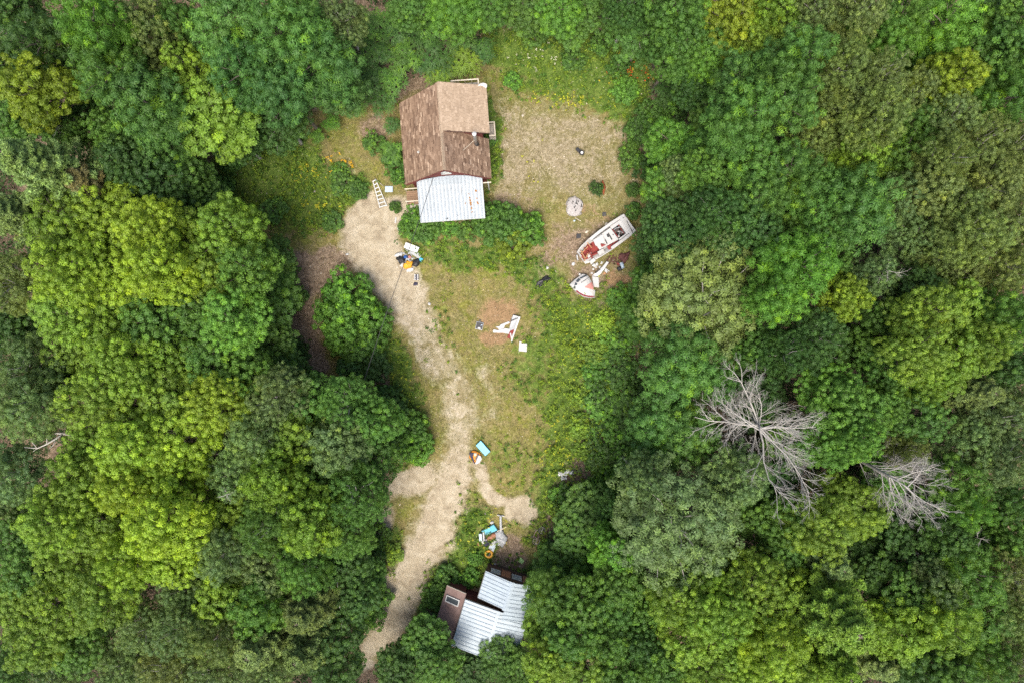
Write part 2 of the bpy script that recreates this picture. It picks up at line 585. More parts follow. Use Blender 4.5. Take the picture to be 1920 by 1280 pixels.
def sub_sheet(name, keep):
    f = F[keep]
    used = np.unique(f)
    re = np.zeros(len(V), dtype=np.int32)
    re[used] = np.arange(len(used))
    me = np_mesh(name, V[used], re[f], M['ground'], {"g1": g1[used], "g2": g2[used]}, smooth=True)
    o = link(name, me)
    o["kind"] = "structure"
    return o


ground = sub_sheet("ground", ~tr)
ground["label"] = "clearing of dry grass, weeds and bare soil ringed by woodland"
track = sub_sheet("dirt_track", tr)
track["label"] = "pale dirt track winding from the shed up to the cabin"


def gz(x, y):
    return float(wlook(ZZ, x, y))


def G(px, py, dz=0.0):
    p = P(px, py, 0)
    return Vector((p.x, p.y, gz(p.x, p.y) + dz))

# ------------------------------------------------------------------ building materials
def shingle_material(name, stops, stain=(0.09, 0.06, 0.045), stain_amt=0.55):
    m, nt, b = mat_base(name)
    at = nd(nt, "ShaderNodeAttribute"); at.attribute_name = "var"
    co = texco(nt)
    c = ramp(nt, at.outputs["Fac"], stops)
    n1 = noise(nt, co, 1.1, 5, 0.6)
    c = mixc(nt, mth(nt, 'MULTIPLY', ramp(nt, n1, [(0.52, (0, 0, 0)), (0.74, (1, 1, 1))]), stain_amt), c, stain)
    n2 = noise(nt, co, 60, 3, 0.7)
    c = mixc(nt, 0.35, c, mixc(nt, 1.0, c, ramp(nt, n2, [(0.3, (0.4,) * 3), (0.7, (1.5,) * 3)]), 'MULTIPLY'))
    nt.links.new(c, b.inputs["Base Color"])
    b.inputs["Roughness"].default_value = 0.92
    b.inputs["Specular IOR Level"].default_value = 0.2
    bump(nt, b, n2, 0.4, 0.005)
    return m


def metal_roof_material(name, col, rust=0.0):
    m, nt, b = mat_base(name)
    co = texco(nt)
    n1 = noise(nt, co, 0.9, 5, 0.65)
    mp = nd(nt, "ShaderNodeMapping"); mp.inputs["Scale"].default_value = (6, 0.5, 1)
    nt.links.new(co, mp.inputs[0])
    n2 = noise(nt, mp.outputs[0], 2.0, 5, 0.7)
    c = mixc(nt, ramp(nt, n1, [(0.4, (0, 0, 0)), (0.7, (0.55,) * 3)]), col, tuple(k * 0.72 for k in col))
    c = mixc(nt, ramp(nt, n2, [(0.5, (0, 0, 0)), (0.8, (0.4,) * 3)]), c, (0.36, 0.38, 0.36))
    if rust:
        n3 = noise(nt, co, 3.0, 6, 0.75)
        c = mixc(nt, ramp(nt, n3, [(0.70, (0, 0, 0)), (0.78, (1, 1, 1))]), c, (0.22, 0.10, 0.03))
    nt.links.new(c, b.inputs["Base Color"])
    b.inputs["Metallic"].default_value = 0.0
    b.inputs["Roughness"].default_value = 0.5
    bump(nt, b, n1, 0.1, 0.02)
    return m


M['shingle'] = shingle_material("shingle_brown", [(0.0, (0.105, 0.064, 0.042)), (0.4, (0.195, 0.128, 0.085)), (0.75, (0.275, 0.188, 0.128)), (1.0, (0.42, 0.31, 0.22))])
M['shingle_tan'] = shingle_material("shingle_tan", [(0.0, (0.265, 0.195, 0.13)), (0.5, (0.325, 0.245, 0.168)), (1.0, (0.38, 0.29, 0.205))], (0.23, 0.17, 0.12), 0.3)
M['metal_white'] = metal_roof_material("metal_roof_white", (0.30, 0.34, 0.365))
M['metal_shed'] = metal_roof_material("metal_roof_shed", (0.325, 0.385, 0.425))
M['red_siding'] = plain("red_siding", (0.14, 0.035, 0.028), 0.75, dirt=0.5, scale=2.0)
M['brown_siding'] = plain("brown_siding", (0.085, 0.045, 0.033), 0.8, dirt=0.5, scale=2.5)
M['orange_board'] = plain("orange_board", (0.34, 0.15, 0.09), 0.7, dirt=0.3, scale=3)
M['white_trim'] = plain("white_trim", (0.50, 0.50, 0.47), 0.55, dirt=0.35, scale=3)
M['glass_dark'] = plain("window_glass", (0.045, 0.055, 0.06), 0.08, dirt=0.2, spec=0.6, bumpy=0)
M['glass_grey'] = plain("window_glass_pale", (0.30, 0.34, 0.33), 0.15, dirt=0.3, spec=0.6, bumpy=0)
M['deck_wood'] = plain("deck_wood", (0.24, 0.15, 0.09), 0.85, dirt=0.5, scale=5)
M['grey_wood'] = plain("grey_wood", (0.30, 0.27, 0.22), 0.9, dirt=0.5, scale=5)
M['pale_wood'] = plain("pale_wood", (0.50, 0.44, 0.34), 0.85, dirt=0.35, scale=5)
M['galv'] = plain("galvanised_steel", (0.42, 0.42, 0.40), 0.4, 0.7, dirt=0.5, scale=5, dcol=(0.16, 0.11, 0.07))
M['white_paint'] = plain("white_paint", (0.52, 0.52, 0.50), 0.4, dirt=0.15, scale=4)
M['rust'] = plain("rust", (0.30, 0.13, 0.02), 0.9, dirt=0.6, scale=20, dcol=(0.10, 0.04, 0.01))
M['black'] = plain("black_plastic", (0.018, 0.018, 0.020), 0.45, dirt=0.3, scale=8, dcol=(0.05, 0.045, 0.04))
M['dark_metal'] = plain("dark_metal", (0.05, 0.05, 0.05), 0.5, 0.4, dirt=0.4)
M['stone'] = plain("field_stone", (0.25, 0.23, 0.20), 0.9, dirt=0.6, scale=9, bumpy=0.5)
M['concrete'] = plain("old_concrete", (0.30, 0.28, 0.25), 0.9, dirt=0.6, scale=4)
M['brown_roll'] = plain("brown_roll_roofing", (0.185, 0.125, 0.108), 0.85, dirt=0.55, scale=1.6, dcol=(0.09, 0.05, 0.04))


def shingle_slope(name, origin, along, down, length, run, mat, parent, seed, wide=(0.24, 0.46), exposure=0.145, t=0.014):
    """separate shingle tabs lapped course by course over one roof slope (one mesh: tabs are too small to pick apart)"""
    rg = random.Random(seed)
    o, a, d = Vector(origin), Vector(along).normalized(), Vector(down).normalized()
    n = a.cross(d)
    if n.z < 0:
        n = -n
    mb = MB()
    n_c = int(run / exposure)
    ex = run / n_c
    for c in range(n_c):
        s = -rg.uniform(0, 0.3)
        row = rg.uniform(-0.05, 0.05)
        while s < length:
            w = rg.uniform(*wide)
            s0, s1 = max(s, 0), min(s + w - 0.012, length)
            s += w
            if s1 - s0 < 0.03:
                continue
            v = min(1, max(0, rg.gauss(0.45, 0.2) + row + (0.35 if rg.random() < 0.12 else 0)))
            r0, r1 = c * ex, (c + 1) * ex + 0.01
            up = t * (1.0 + rg.random() * 0.7)
            top = [o + a * s0 + d * r0 + n * 0.002, o + a * s1 + d * r0 + n * 0.002, o + a * s1 + d * r1 + n * up, o + a * s0 + d * r1 + n * up]
            lo = [o + a * s0 + d * r1, o + a * s1 + d * r1]
            mb.add(top + lo, [(0, 1, 2, 3), (3, 2, 5, 4), (0, 3, 4), (1, 5, 2)], v)
    ob = mb.build(name, mat, parent)
    ob["kind"] = "stuff"
    return ob


def ribbed_sheet(u0, u1, pitch, rib_h, rib_w, f, n_len=8):
    """corrugated metal sheet; f(u, s, lift) -> point, s in 0..1 down the slope"""
    us = []
    u = u0
    while u < u1 - 1e-4:
        for k, l in ((0.0, 0), (rib_w, rib_h), (rib_w * 2, rib_h), (rib_w * 3, 0)):
            if u + k < u1:
                us.append((u + k, l))
        u += pitch
    us.append((u1, 0))
    vs, fs = [], []
    m = len(us)
    for j in range(n_len + 1):
        for uu, l in us:
            vs.append(f(uu, j / n_len, l))
    for j in range(n_len):
        for i in range(m - 1):
            fs.append((j * m + i, (j + 1) * m + i, (j + 1) * m + i + 1, j * m + i + 1))
    return vs, fs


# ------------------------------------------------------------------ cabin
HX, HY, HROT = -5.39, 16.2, R_(4.2)
house = empty("cabin", (HX, HY, 0), HROT, "brown shingled cabin with red gable, stovepipe and white metal porch roof", "cabin")
HW, HL = 3.05, 2.95          # wall half width (x) and half length (y)
EX, EY = 3.45, 3.28          # roof edge
ZR, ZE = 6.5, 2.8            # ridge and eave
SL = (ZR - ZE) / EX
DY0 = -0.30                  # south edge of the dormer
DZ = 5.05                    # dormer eave height
zw = ZR - HW * SL - 0.15

mb = MB()                    # gable walls built as lapped boards
for sgn in (-1, 1):
    y = sgn * HL
    z = 0.0
    while z < ZR - 0.35:
        z1 = min(z + 0.16, ZR - 0.3)
        hw = lambda zz: min(HW, max(0.02, (ZR - 0.15 - zz) / SL))
        a, b_ = hw(z), hw(z1)
        yo = y + sgn * 0.022
        mb.add([(-a, yo, z), (a, yo, z), (b_, y, z1), (-b_, y, z1), (-a, y - sgn * 0.1, z), (a, y - sgn * 0.1, z)],
               [(0, 1, 2, 3) if sgn < 0 else (3, 2, 1, 0), (0, 4, 5, 1)])
        z = z1
for sgn in (-1, 1):
    z = 0.0
    while z < zw:
        z1 = min(z + 0.16, zw)
        xo = sgn * (HW + 0.022)
        mb.add([(xo, -HL, z), (xo, HL, z), (sgn * HW, HL, z1), (sgn * HW, -HL, z1)], [(0, 1, 2, 3)])
        z = z1
mb.build("wall", M['red_siding'], house)
mb = MB().box((0, 0, 0.12), (2 * HW - 0.06, 2 * HL - 0.06, 0.24))
mb.build("foundation", M['concrete'], house)
# dormer walls
mb = MB()
mb.box((HW - 0.05, (DY0 + 0.15 + HL) / 2, (zw + DZ - 0.1) / 2), (0.1, HL - DY0 - 0.15, DZ - zw - 0.1))
zd = lambda x: ZR - 0.1 - (ZR - DZ) / 3.62 * x
mb.add([(0.4, DY0 + 0.2, ZR - 0.4 * SL), (HW, DY0 + 0.2, zw), (HW, DY0 + 0.2, zd(HW)), (0.4, DY0 + 0.2, zd(0.4))], [(0, 1, 2, 3)])
mb.add([(0.4, HL - 0.002, ZR - 0.4 * SL), (HW, HL - 0.002, zw), (HW, HL - 0.002, zd(HW)), (0.4, HL - 0.002, zd(0.4))], [(3, 2, 1, 0)])
mb.build("dormer_wall", M['red_siding'], house)

# roof decks and their shingles
roofW = MB().slab([(-EX, -EY, ZE), (0, -EY, ZR), (0, EY, ZR), (-EX, EY, ZE)][::1], 0.10).build("roof", M['brown_siding'], house)
run = math.hypot(EX, ZR - ZE)
shingle_slope("shingles", (-0.02, -EY - 0.02, ZR + 0.008), (0, 1, 0), (-EX, 0, ZE - ZR), 2 * EY + 0.04, run + 0.03, M['shingle'], roofW, 3)
roofE = MB().slab([(0, -EY, ZR), (EX, -EY, ZE), (EX, DY0 + 0.2, ZE), (0, DY0 + 0.2, ZR)], 0.10).build("roof", M['brown_siding'], house)
shingle_slope("shingles", (0.02, -EY - 0.02, ZR + 0.008), (0, 1, 0), (EX, 0, ZE - ZR), EY + DY0 + 0.22, run + 0.03, M['shingle'], roofE, 5)
dw = 3.62
roofD = MB().slab([(0.03, DY0, ZR + 0.03), (dw, DY0, DZ), (dw, EY + 0.08, DZ), (0.03, EY + 0.08, ZR + 0.03)], 0.13).build("dormer_roof", M['brown_siding'], house)
shingle_slope("shingles", (0.03, DY0 - 0.02, ZR + 0.038), (0, 1, 0), (dw - 0.03, 0, DZ - ZR - 0.03), EY + 0.1 - DY0 + 0.02, math.hypot(dw - 0.03, ZR + 0.03 - DZ) + 0.02, M['shingle_tan'], roofD, 8, (0.2, 0.34), 0.145, 0.009)
# lower eave strip of the east slope left showing beneath the dormer
rc = MB()
y = -EY - 0.02
rg = random.Random(4)
while y < EY:
    h = 0.028 + rg.random() * 0.008
    rc.add([(-0.17, y, ZR - 0.17 * SL + h), (0, y, ZR + h + 0.03), (0.17, y, ZR - 0.17 * (SL if y < DY0 - 0.2 else 0.45) + h + 0.02),
            (-0.17, y + 0.24, ZR - 0.17 * SL + h - 0.008), (0, y + 0.24, ZR + h + 0.022), (0.17, y + 0.24, ZR - 0.17 * (SL if y < DY0 - 0.2 else 0.45) + h + 0.012)],
           [(0, 1, 4, 3), (1, 2, 5, 4), (0, 2, 1)], rg.uniform(0.45, 0.8))
    y += 0.2
rc.build("ridge_cap", M['shingle_tan'], roofW)
# barge boards along the four rakes, white eave trim
for sgn, y in ((-1, -EY - 0.03), (1, -EY - 0.03), (-1, EY + 0.03)):
    MB().slab([(0, y - 0.02, ZR - 0.02), (sgn * EX, y - 0.02, ZE - 0.02), (sgn * EX, y + 0.02, ZE - 0.02), (0, y + 0.02, ZR - 0.02)][::(1 if sgn > 0 else -1)], 0.2).build("barge_board", M['red_siding'], house)
MB().box((EX + 0.03, (-EY + DY0) / 2, ZE - 0.1), (0.05, EY + DY0 - 0.1, 0.14)).build("eave_trim", M['white_trim'], house)
MB().box((-EX - 0.03, 0, ZE - 0.1), (0.05, 2 * EY - 0.1, 0.14)).build("eave_trim", M['brown_siding'], house)
MB().box((1.9, DY0 - 0.015, DZ + 0.55), (3.5, 0.03, 0.10), M=Matrix.Rotation(math.atan2(ZR - DZ, dw), 3, 'Y')).build("dormer_trim", M['brown_siding'], house)
# side posts of the red gable return on the south east
MB().box((EX - 0.25, -EY - 0.3, 1.35), (0.1, 0.1, 2.7)).build("corner_post", M['white_trim'], house)
MB().box((EX - 0.35, -EY - 0.3, 2.62), (0.7, 0.08, 0.1)).build("corner_beam", M['pale_wood'], house)


def window(parent, c, w, h, axis='y', sgn=-1, mat='glass_dark', name="window"):
    """framed window with a sash bar; c is the centre on the wall face"""
    t = 0.05
    fr = MB()
    sx = (lambda u, d, z: (c[0] + u, c[1] + sgn * d, c[2] + z)) if axis == 'y' else (lambda u, d, z: (c[0] + sgn * d, c[1] + u, c[2] + z))
    sz = (lambda u, d, z: (u, d, z)) if axis == 'y' else (lambda u, d, z: (d, u, z))
    for u, z, wu, wz in ((0, h / 2, w + 0.12, 0.07), (0, -h / 2, w + 0.12, 0.07), (-w / 2, 0, 0.07, h - 0.07), (w / 2, 0, 0.07, h - 0.07), (0, 0, w - 0.07, 0.04)):
        fr.box(sx(u, t / 2 + 0.01, z), sz(wu, t, wz))
    f = fr.build(name, M['white_trim'], parent)
    MB().box(sx(0, 0.012, 0), sz(w - 0.05, 0.016, h - 0.05)).build("pane", M[mat], f)
    return f


window(house, (0.0, -HL - 0.02, 4.55), 0.72, 0.95, 'y', -1, 'glass_grey')
window(house, (HW + 0.02, 1.4, 4.25), 0.9, 0.8, 'x', 1)
window(house, (HW + 0.02, -1.5, 1.5), 0.9, 1.0, 'x', 1)
window(house, (-HW - 0.02, 0.8, 1.5), 0.9, 1.0, 'x', -1)
# stovepipe with cap, collar and brace rod
sp = Matrix.Rotation(-HROT, 3, 'Z') @ Vector((-2.85 - HX, 15.66 - HY, 0))
zb = ZR - sp.x * SL
pipe = MB().tube([(sp.x, sp.y, zb - 0.15), (sp.x, sp.y, zb + 1.0), (sp.x, sp.y, 6.35)], 0.125, 14).build("stovepipe", M['galv'], house, smooth=True)
MB().tube([(sp.x, sp.y, zb - 0.2), (sp.x, sp.y, zb + 0.22)], [0.26, 0.15], 14).build("collar", M['dark_metal'], pipe)
MB().tube([(sp.x, sp.y, 6.38), (sp.x, sp.y, 6.46), (sp.x, sp.y, 6.60)], [0.12, 0.17, 0.02], 16).build("rain_cap", M['white_paint'], pipe)
MB().tube([(sp.x, sp.y, 5.0), (sp.x - 1.0, sp.y - 0.75, ZR - (sp.x - 1.0) * SL + 0.03)], 0.018, 5).build("brace_rod", M['pale_wood'], pipe)
# debris, stain and vent on the west slope
MB().lump((-2.05, -1.2, ZR - 2.05 * SL), (0.2, 0.2, 0.16), 3).build("roof_vent", M['white_trim'], house)
# satellite dish on a mast at the north-east corner
dp = Matrix.Rotation(-HROT, 3, 'Z') @ (P(904, 161, 5.2) - Vector((HX, HY, 0)))
dish = MB().tube([(dp.x - 0.25, dp.y - 0.15, 4.6), (dp.x - 0.1, dp.y - 0.05, 4.85), (dp.x, dp.y, 5.12)], 0.03, 8).build("dish_mast", M['galv'], house)
db = MB()
Md = Matrix.Rotation(R_(52), 3, 'X') @ Matrix.Rotation(R_(8), 3, 'Y')
vs, fs = [], []
for j in range(6):
    for i in range(24):
        r = j / 5
        t = 2 * math.pi * i / 24
        vs.append(Vector((dp.x, dp.y, 5.2)) + Md @ Vector((0.37 * r * math.cos(t), 0.29 * r * math.sin(t), 0.09 * r * r)))
for j in range(5):
    for i in range(24):
        fs.append((j * 24 + i, (j + 1) * 24 + i, (j + 1) * 24 + (i + 1) % 24, j * 24 + (i + 1) % 24))
db.add(vs, fs)
db.build("dish_reflector", M['white_paint'], dish, smooth=True)
MB().tube([(dp.x, dp.y - 0.27, 5.2), (dp.x + 0.05, dp.y - 0.32, 5.5)], 0.018, 6).build("feed_arm", M['galv'], dish)

# north deck with rail, and the small east landing
def deck(name, x0, x1, y0, y1, z, parent, rails, mat='grey_wood', step=0.16):
    d = MB().box(((x0 + x1) / 2, (y0 + y1) / 2, z - 0.12), (x1 - x0 - 0.04, y1 - y0 - 0.04, 0.12)).build(name, M[mat], parent)
    y = y0
    k = 0
    while y < y1 - 0.05:
        MB().box(((x0 + x1) / 2, y + step / 2, z - 0.03), (x1 - x0, step - 0.02, 0.045)).build("plank", M[mat], d)
        y += step
    for px_, py_ in ((x0 + .08, y0 + .08), (x1 - .08, y0 + .08), (x0 + .08, y1 - .08), (x1 - .08, y1 - .08)):
        MB().box((px_, py_, (z - 0.18) / 2 - 0.05), (0.1, 0.1, z - 0.08)).build("post", M[mat], d)
    for (ax, ay, bx, by, hh) in rails:
        r = MB().box(((ax + bx) / 2, (ay + by) / 2, z + hh), (abs(bx - ax) + 0.09, abs(by - ay) + 0.09, 0.045)).build("hand_rail", M['white_trim'] if mat == 'white_trim' else M['pale_wood'], d)
        nb = max(2, int(max(abs(bx - ax), abs(by - ay)) / 0.45))
        for i in range(nb + 1):
            MB().box((ax + (bx - ax) * i / nb, ay + (by - ay) * i / nb, z + hh / 2 - 0.012), (0.05, 0.05, hh - 0.024)).build("baluster", M['pale_wood'], d)
    return d


deck("deck", 0.9, 3.1, HL + 0.05, HL + 1.08, 3.9, house, [(0.95, HL + 1.04, 3.05, HL + 1.04, 0.95), (3.05, HL + 0.1, 3.05, HL + 0.94, 0.95)])
deck("landing", HW + 0.5, HW + 1.05, 0.35, 1.55, 1.1, house, [(HW + 1.0, 0.4, HW + 1.0, 1.5, 0.85), (HW + 0.55, 1.5, HW + 0.9, 1.5, 0.85), (HW + 0.55, 0.4, HW + 0.9, 0.4, 0.85)])

# porch: posts, beam, deck, side landing with steps, and the sheets of its metal roof
porch = empty("porch", (0, 0, 0))
porch.parent = house
PX0, PX1 = -2.55, 2.75
PY0, PY1 = -HL - 3.42, -HL - 0.03
def porch_pt(u, s, lift):
    arch = math.sin(math.pi * (u - PX0) / (PX1 - PX0))
    k = max(0.0, 1 - s / 0.22) ** 1.4
    z = 2.95 - 0.62 * s + 0.42 * arch * k + lift
    return (u, PY1 + (PY0 - PY1) * s - (1 - arch) * 0.16 * (1 - s), z)
n_sh = 6
for i in range(n_sh):
    a = PX0 + (PX1 - PX0) * i / n_sh
    b_ = PX0 + (PX1 - PX0) * (i + 1) / n_sh + (0.03 if i < n_sh - 1 else 0)
    mb = MB()
    vs, fs = ribbed_sheet(a, b_, 0.295, 0.05, 0.045, lambda u, s, l, i=i: porch_pt(u, s, l + 0.004 * (i % 2)), 12)
    mb.add(vs, fs)
    mb.build("metal_sheet", M['metal_white'], porch)
MB().box(((PX0 + PX1) / 2, PY0 + 0.25, 2.2), (PX1 - PX0 - 0.3, 0.1, 0.14)).build("beam", M['pale_wood'], porch)
MB().box(((PX0 + PX1) / 2, PY0 - 0.012, 2.31), (PX1 - PX0, 0.02, 0.07)).build("drip_edge", M['white_trim'], porch)
for x in (PX0 + 0.2, -0.8, 0.95, PX1 - 0.2):
    MB().box((x, PY0 + 0.25, 1.07), (0.12, 0.12, 2.13)).build("post", M['pale_wood'], porch)
pd = MB().box(((PX0 + PX1) / 2, (PY0 + PY1) / 2, 0.35), (PX1 - PX0 - 0.3, PY1 - PY0 - 0.1, 0.2)).build("porch_deck", M['deck_wood'], porch)
rg = random.Random(12)
for (u, s_, w, l) in [(1.62, .50, .05, .07), (1.64, .56, .06, .09), (1.66, .62, .07, .12), (1.67, .67, .06, .07), (1.70, .75, .05, .10), (1.72, .84, .05, .05), (2.18, .34, .08, .09), (2.2, .52, .05, .06), (2.22, .61, .06, .10), (2.26, .65, .06, .06), (1.58, .41, .04, .04), (1.22, .63, .03, .08)]:
    p = porch_pt(u, s_, 0.045)
    MB().lump((p[0], p[1], p[2] - 0.004), (w * 2.3, l * 2.2, 0.02), rg.randint(0, 99), 0.4, 10, 4).build("rust_spot", M['rust'], porch)
for (u, s_, w, l) in [(0.55, .90, .07, .06), (0.74, .87, .07, .06), (-0.3, .95, .14, .10), (-0.42, .96, .06, .12)]:
    p = porch_pt(u, s_, 0.045)
    MB().lump((p[0], p[1], p[2] - 0.004), (w, l, 0.03), rg.randint(0, 99), 0.4, 10, 4).build("dead_leaf_clump", M['black'], porch)
p0, p1 = porch_pt(1.02, .27, .04), porch_pt(0.92, .46, .04)
MB().tube([p0, p1], 0.012, 5).build("fallen_twig", M['bark'], porch)
ld = deck("side_landing", PX0 - 1.15, PX0 + 0.15, PY1 - 1.55, PY1 - 0.42, 1.0, house, [(PX0 - 1.1, PY1 - 0.47, PX0 + 0.05, PY1 - 0.47, 0.9), (PX0 - 1.1, PY1 - 1.5, PX0 + 0.05, PY1 - 1.5, 0.9)], 'deck_wood')
for i in range(4):
    MB().box((PX0 - 0.55, PY1 - 1.7 - i * 0.27, 0.84 - i * 0.21), (0.9, 0.25, 0.05)).build("stair_tread", M['grey_wood'], ld)
for sx in (-0.98, -0.08):
    MB().add([(PX0 + sx, PY1 - 1.57, 0.0), (PX0 + sx, PY1 - 1.57, 0.80), (PX0 + sx, PY1 - 2.65, 0.06), (PX0 + sx, PY1 - 2.65, 0.0), (PX0 + sx - .04, PY1 - 1.57, 0.0), (PX0 + sx - .04, PY1 - 1.57, 0.80), (PX0 + sx - .04, PY1 - 2.65, 0.06), (PX0 + sx - .04, PY1 - 2.65, 0.0)],
             [(0, 1, 2, 3), (7, 6, 5, 4), (0, 4, 5, 1), (1, 5, 6, 2), (2, 6, 7, 3), (3, 7, 4, 0)]).build("stringer", M['grey_wood'], ld)
MB().box((0.6, -HL - 0.045, 1.45), (0.9, 0.05, 2.0)).build("door", M['white_trim'], house)

# ------------------------------------------------------------------ shed at the foot of the track
SROT = R_(-16.8)
shed = empty("shed", (-3.78, -20.88, 0), SROT, "brown shed with pale blue metal roofs and a brown lean-to holding one skylight", "shed")


def slope_sheets(parent, quad_fn, u0, u1, width, pitch, n_len, mat):
    n = max(1, round((u1 - u0) / width))
    for i in range(n):
        a = u0 + (u1 - u0) * i / n
        b_ = u0 + (u1 - u0) * (i + 1) / n + (0.03 if i < n - 1 else 0)
        vs, fs = ribbed_sheet(a, b_, pitch, 0.05, 0.042, lambda u, s, l, i=i: quad_fn(u, s, l + 0.004 * (i % 2)), n_len)
        MB().add(vs, fs).build("metal_sheet", M[mat], parent)


# main block: ridge runs along v (local y); sheets lie across, ribs run down the slope
main = MB().box((2.6, -1.95, 1.24), (5.0, 3.6, 2.48)).build("wall", M['brown_siding'], shed)
mr = empty("main_roof"); mr.parent = shed
slope_sheets(mr, lambda u, s, l: (0.0 + 2.83 * (1 - s), u, 3.10 - 0.42 * s + l), -3.92, 0.04, 0.92, 0.31, 4, 'metal_shed')
slope_sheets(mr, lambda u, s, l: (2.83 + 2.5 * s, u, 3.10 - 0.40 * s + l), -3.92, 0.04, 0.92, 0.31, 4, 'metal_shed')
MB().slab([(2.7, -3.93, 3.125), (2.83, -3.93, 3.145), (2.83, 0.05, 3.145), (2.7, 0.05, 3.125)], 0.012).slab([(2.83, -3.93, 3.145), (2.96, -3.93, 3.125), (2.96, 0.05, 3.125), (2.83, 0.05, 3.145)], 0.012).build("ridge_flashing", M['metal_shed'], mr)
MB().add([(0.05, -0.15, 2.48), (5.2, -0.15, 2.48), (5.2, -0.15, 2.62), (2.83, -0.15, 3.05), (0.05, -0.15, 2.62)], [(4, 3, 2, 1, 0)]).build("gable_wall", M['brown_siding'], shed)
MB().box((-0.03, -1.94, 2.60), (0.05, 3.96, 0.14)).build("eave_board", M['dark_metal'], mr)
MB().box((1.4, 0.055, 2.80), (2.86, 0.03, 0.14), M=Matrix.Rotation(-math.atan2(0.42, 2.83), 3, 'Y')).build("rake_board", M['dark_metal'], mr)
# wing on the north-east, roof raised above the main one
MB().box((2.95, 1.65, 1.5), (3.8, 1.9, 3.0)).build("wing_wall", M['brown_siding'], shed)
MB().add([(1.05, 2.602, 2.98), (4.85, 2.602, 2.98), (4.85, 2.602, 3.25), (3.14, 2.602, 3.86), (1.05, 2.602, 3.02)], [(4, 3, 2, 1, 0), (0, 1, 2, 3, 4)]).build("wing_gable", M['brown_siding'], shed)
wr = empty("wing_roof"); wr.parent = shed
slope_sheets(wr, lambda u, s, l: (0.9 + 2.24 * (1 - s), u, 3.92 - 0.88 * s + l), 0.58, 2.82, 0.92, 0.31, 4, 'metal_shed')
slope_sheets(wr, lambda u, s, l: (3.14 + 1.95 * s, u, 3.92 - 0.72 * s + l), -0.25, 2.82, 0.92, 0.31, 4, 'metal_shed')
MB().slab([(2.96, 0.5, 3.875), (3.14, 0.5, 3.965), (3.14, 2.85, 3.965), (2.96, 2.85, 3.875)], 0.014).slab([(3.14, 0.5, 3.965), (3.34, 0.5, 3.885), (3.34, 2.85, 3.885), (3.14, 2.85, 3.965)], 0.014).build("ridge_flashing", M['metal_shed'], wr)
MB().box((0.88, 1.7, 2.96), (0.05, 2.26, 0.13)).build("eave_board", M['dark_metal'], wr)
MB().box((2.0, 0.56, 3.40), (2.36, 0.04, 0.16), M=Matrix.Rotation(-math.atan2(0.88, 2.24), 3, 'Y')).build("rake_board", M['dark_metal'], wr)
# north wall of the wing: two windows and two board panels
window(shed, (1.75, 2.62, 1.95), 0.72, 0.9, 'y', 1, 'glass_grey')
window(shed, (3.55, 2.62, 1.9), 0.75, 1.0, 'y', 1, 'glass_grey')
MB().box((2.65, 2.63, 1.75), (0.75, 0.05, 1.5)).build("board_panel", M['orange_board'], shed)
MB().box((4.45, 2.63, 1.75), (0.7, 0.05, 1.5)).build("board_panel", M['orange_board'], shed)
# brown lean-to on the west
MB().box((-0.85, -1.65, 0.95), (1.5, 3.7, 1.9)).build("lean_to_wall", M['red_siding'], shed)
lt = MB().slab([(-1.75, -3.75, 1.95), (-0.06, -3.75, 2.5), (-0.06, 0.42, 2.5), (-1.75, 0.42, 1.95)], 0.1).build("lean_to_roof", M['brown_roll'], shed)
ang = math.atan2(0.55, 1.69)
Ms = Matrix.Rotation(-ang, 3, 'Y')
sc = Vector((-0.95, -0.55, 2.225))
for (u, v, wu, wv) in ((0, 0.24, 1.2, 0.07), (0, -0.24, 1.2, 0.07), (-0.565, 0, 0.07, 0.41), (0.565, 0, 0.07, 0.41)):
    MB().box(sc + Ms @ Vector((u, v, 0.05)), (wu, wv, 0.11), M=Ms).build("skylight_frame", M['white_trim'], lt)
MB().box(sc + Ms @ Vector((0, 0, 0.035)), (1.08, 0.42, 0.05), M=Ms).build("skylight_pane", M['glass_dark'], lt)
MB().box((-0.9, 0.40, 2.18), (1.74, 0.05, 0.14), M=Ms).build("rake_board", M['grey_wood'], lt)
mb = MB()
for k in range(7):
    mb.box((-0.9, 0.225 + 0.004 * (k % 2), 0.14 + k * 0.25), (1.55, 0.03, 0.23))
mb.build("lap_siding", M['red_siding'], shed)
mb = MB()
for k in range(9):
    mb.box((0.45, -0.125 + 0.004 * (k % 2), 0.14 + k * 0.26), (1.0, 0.03, 0.24))
mb.build("lap_siding", M['red_siding'], shed)

# ------------------------------------------------------------------ leaves, crowns and trunks
def unit(a):
    return a / np.maximum(np.linalg.norm(a, axis=-1, keepdims=True), 1e-9)


def leaf_quads(pos, nrm, axis, L, Wd):
    """rhombic leaves: base, side, tip, side"""
    n = len(pos)
    nrm = unit(nrm)
    ax = unit(axis - nrm * (axis * nrm).sum(-1, keepdims=True))
    sd = np.cross(nrm, ax)
    L = np.broadcast_to(L, (n,))[:, None]
    Wd = np.broadcast_to(Wd, (n,))[:, None]
    V = np.empty((n, 4, 3), dtype=np.float32)
    V[:, 0] = pos - ax * L * 0.45
    V[:, 1] = pos + sd * Wd * 0.5 - nrm * Wd * 0.12
    V[:, 2] = pos + ax * L * 0.55 - nrm * L * 0.10
    V[:, 3] = pos - sd * Wd * 0.5 - nrm * Wd * 0.12
    F = np.arange(n * 4, dtype=np.int32).reshape(n, 4)
    return V.reshape(-1, 3), F


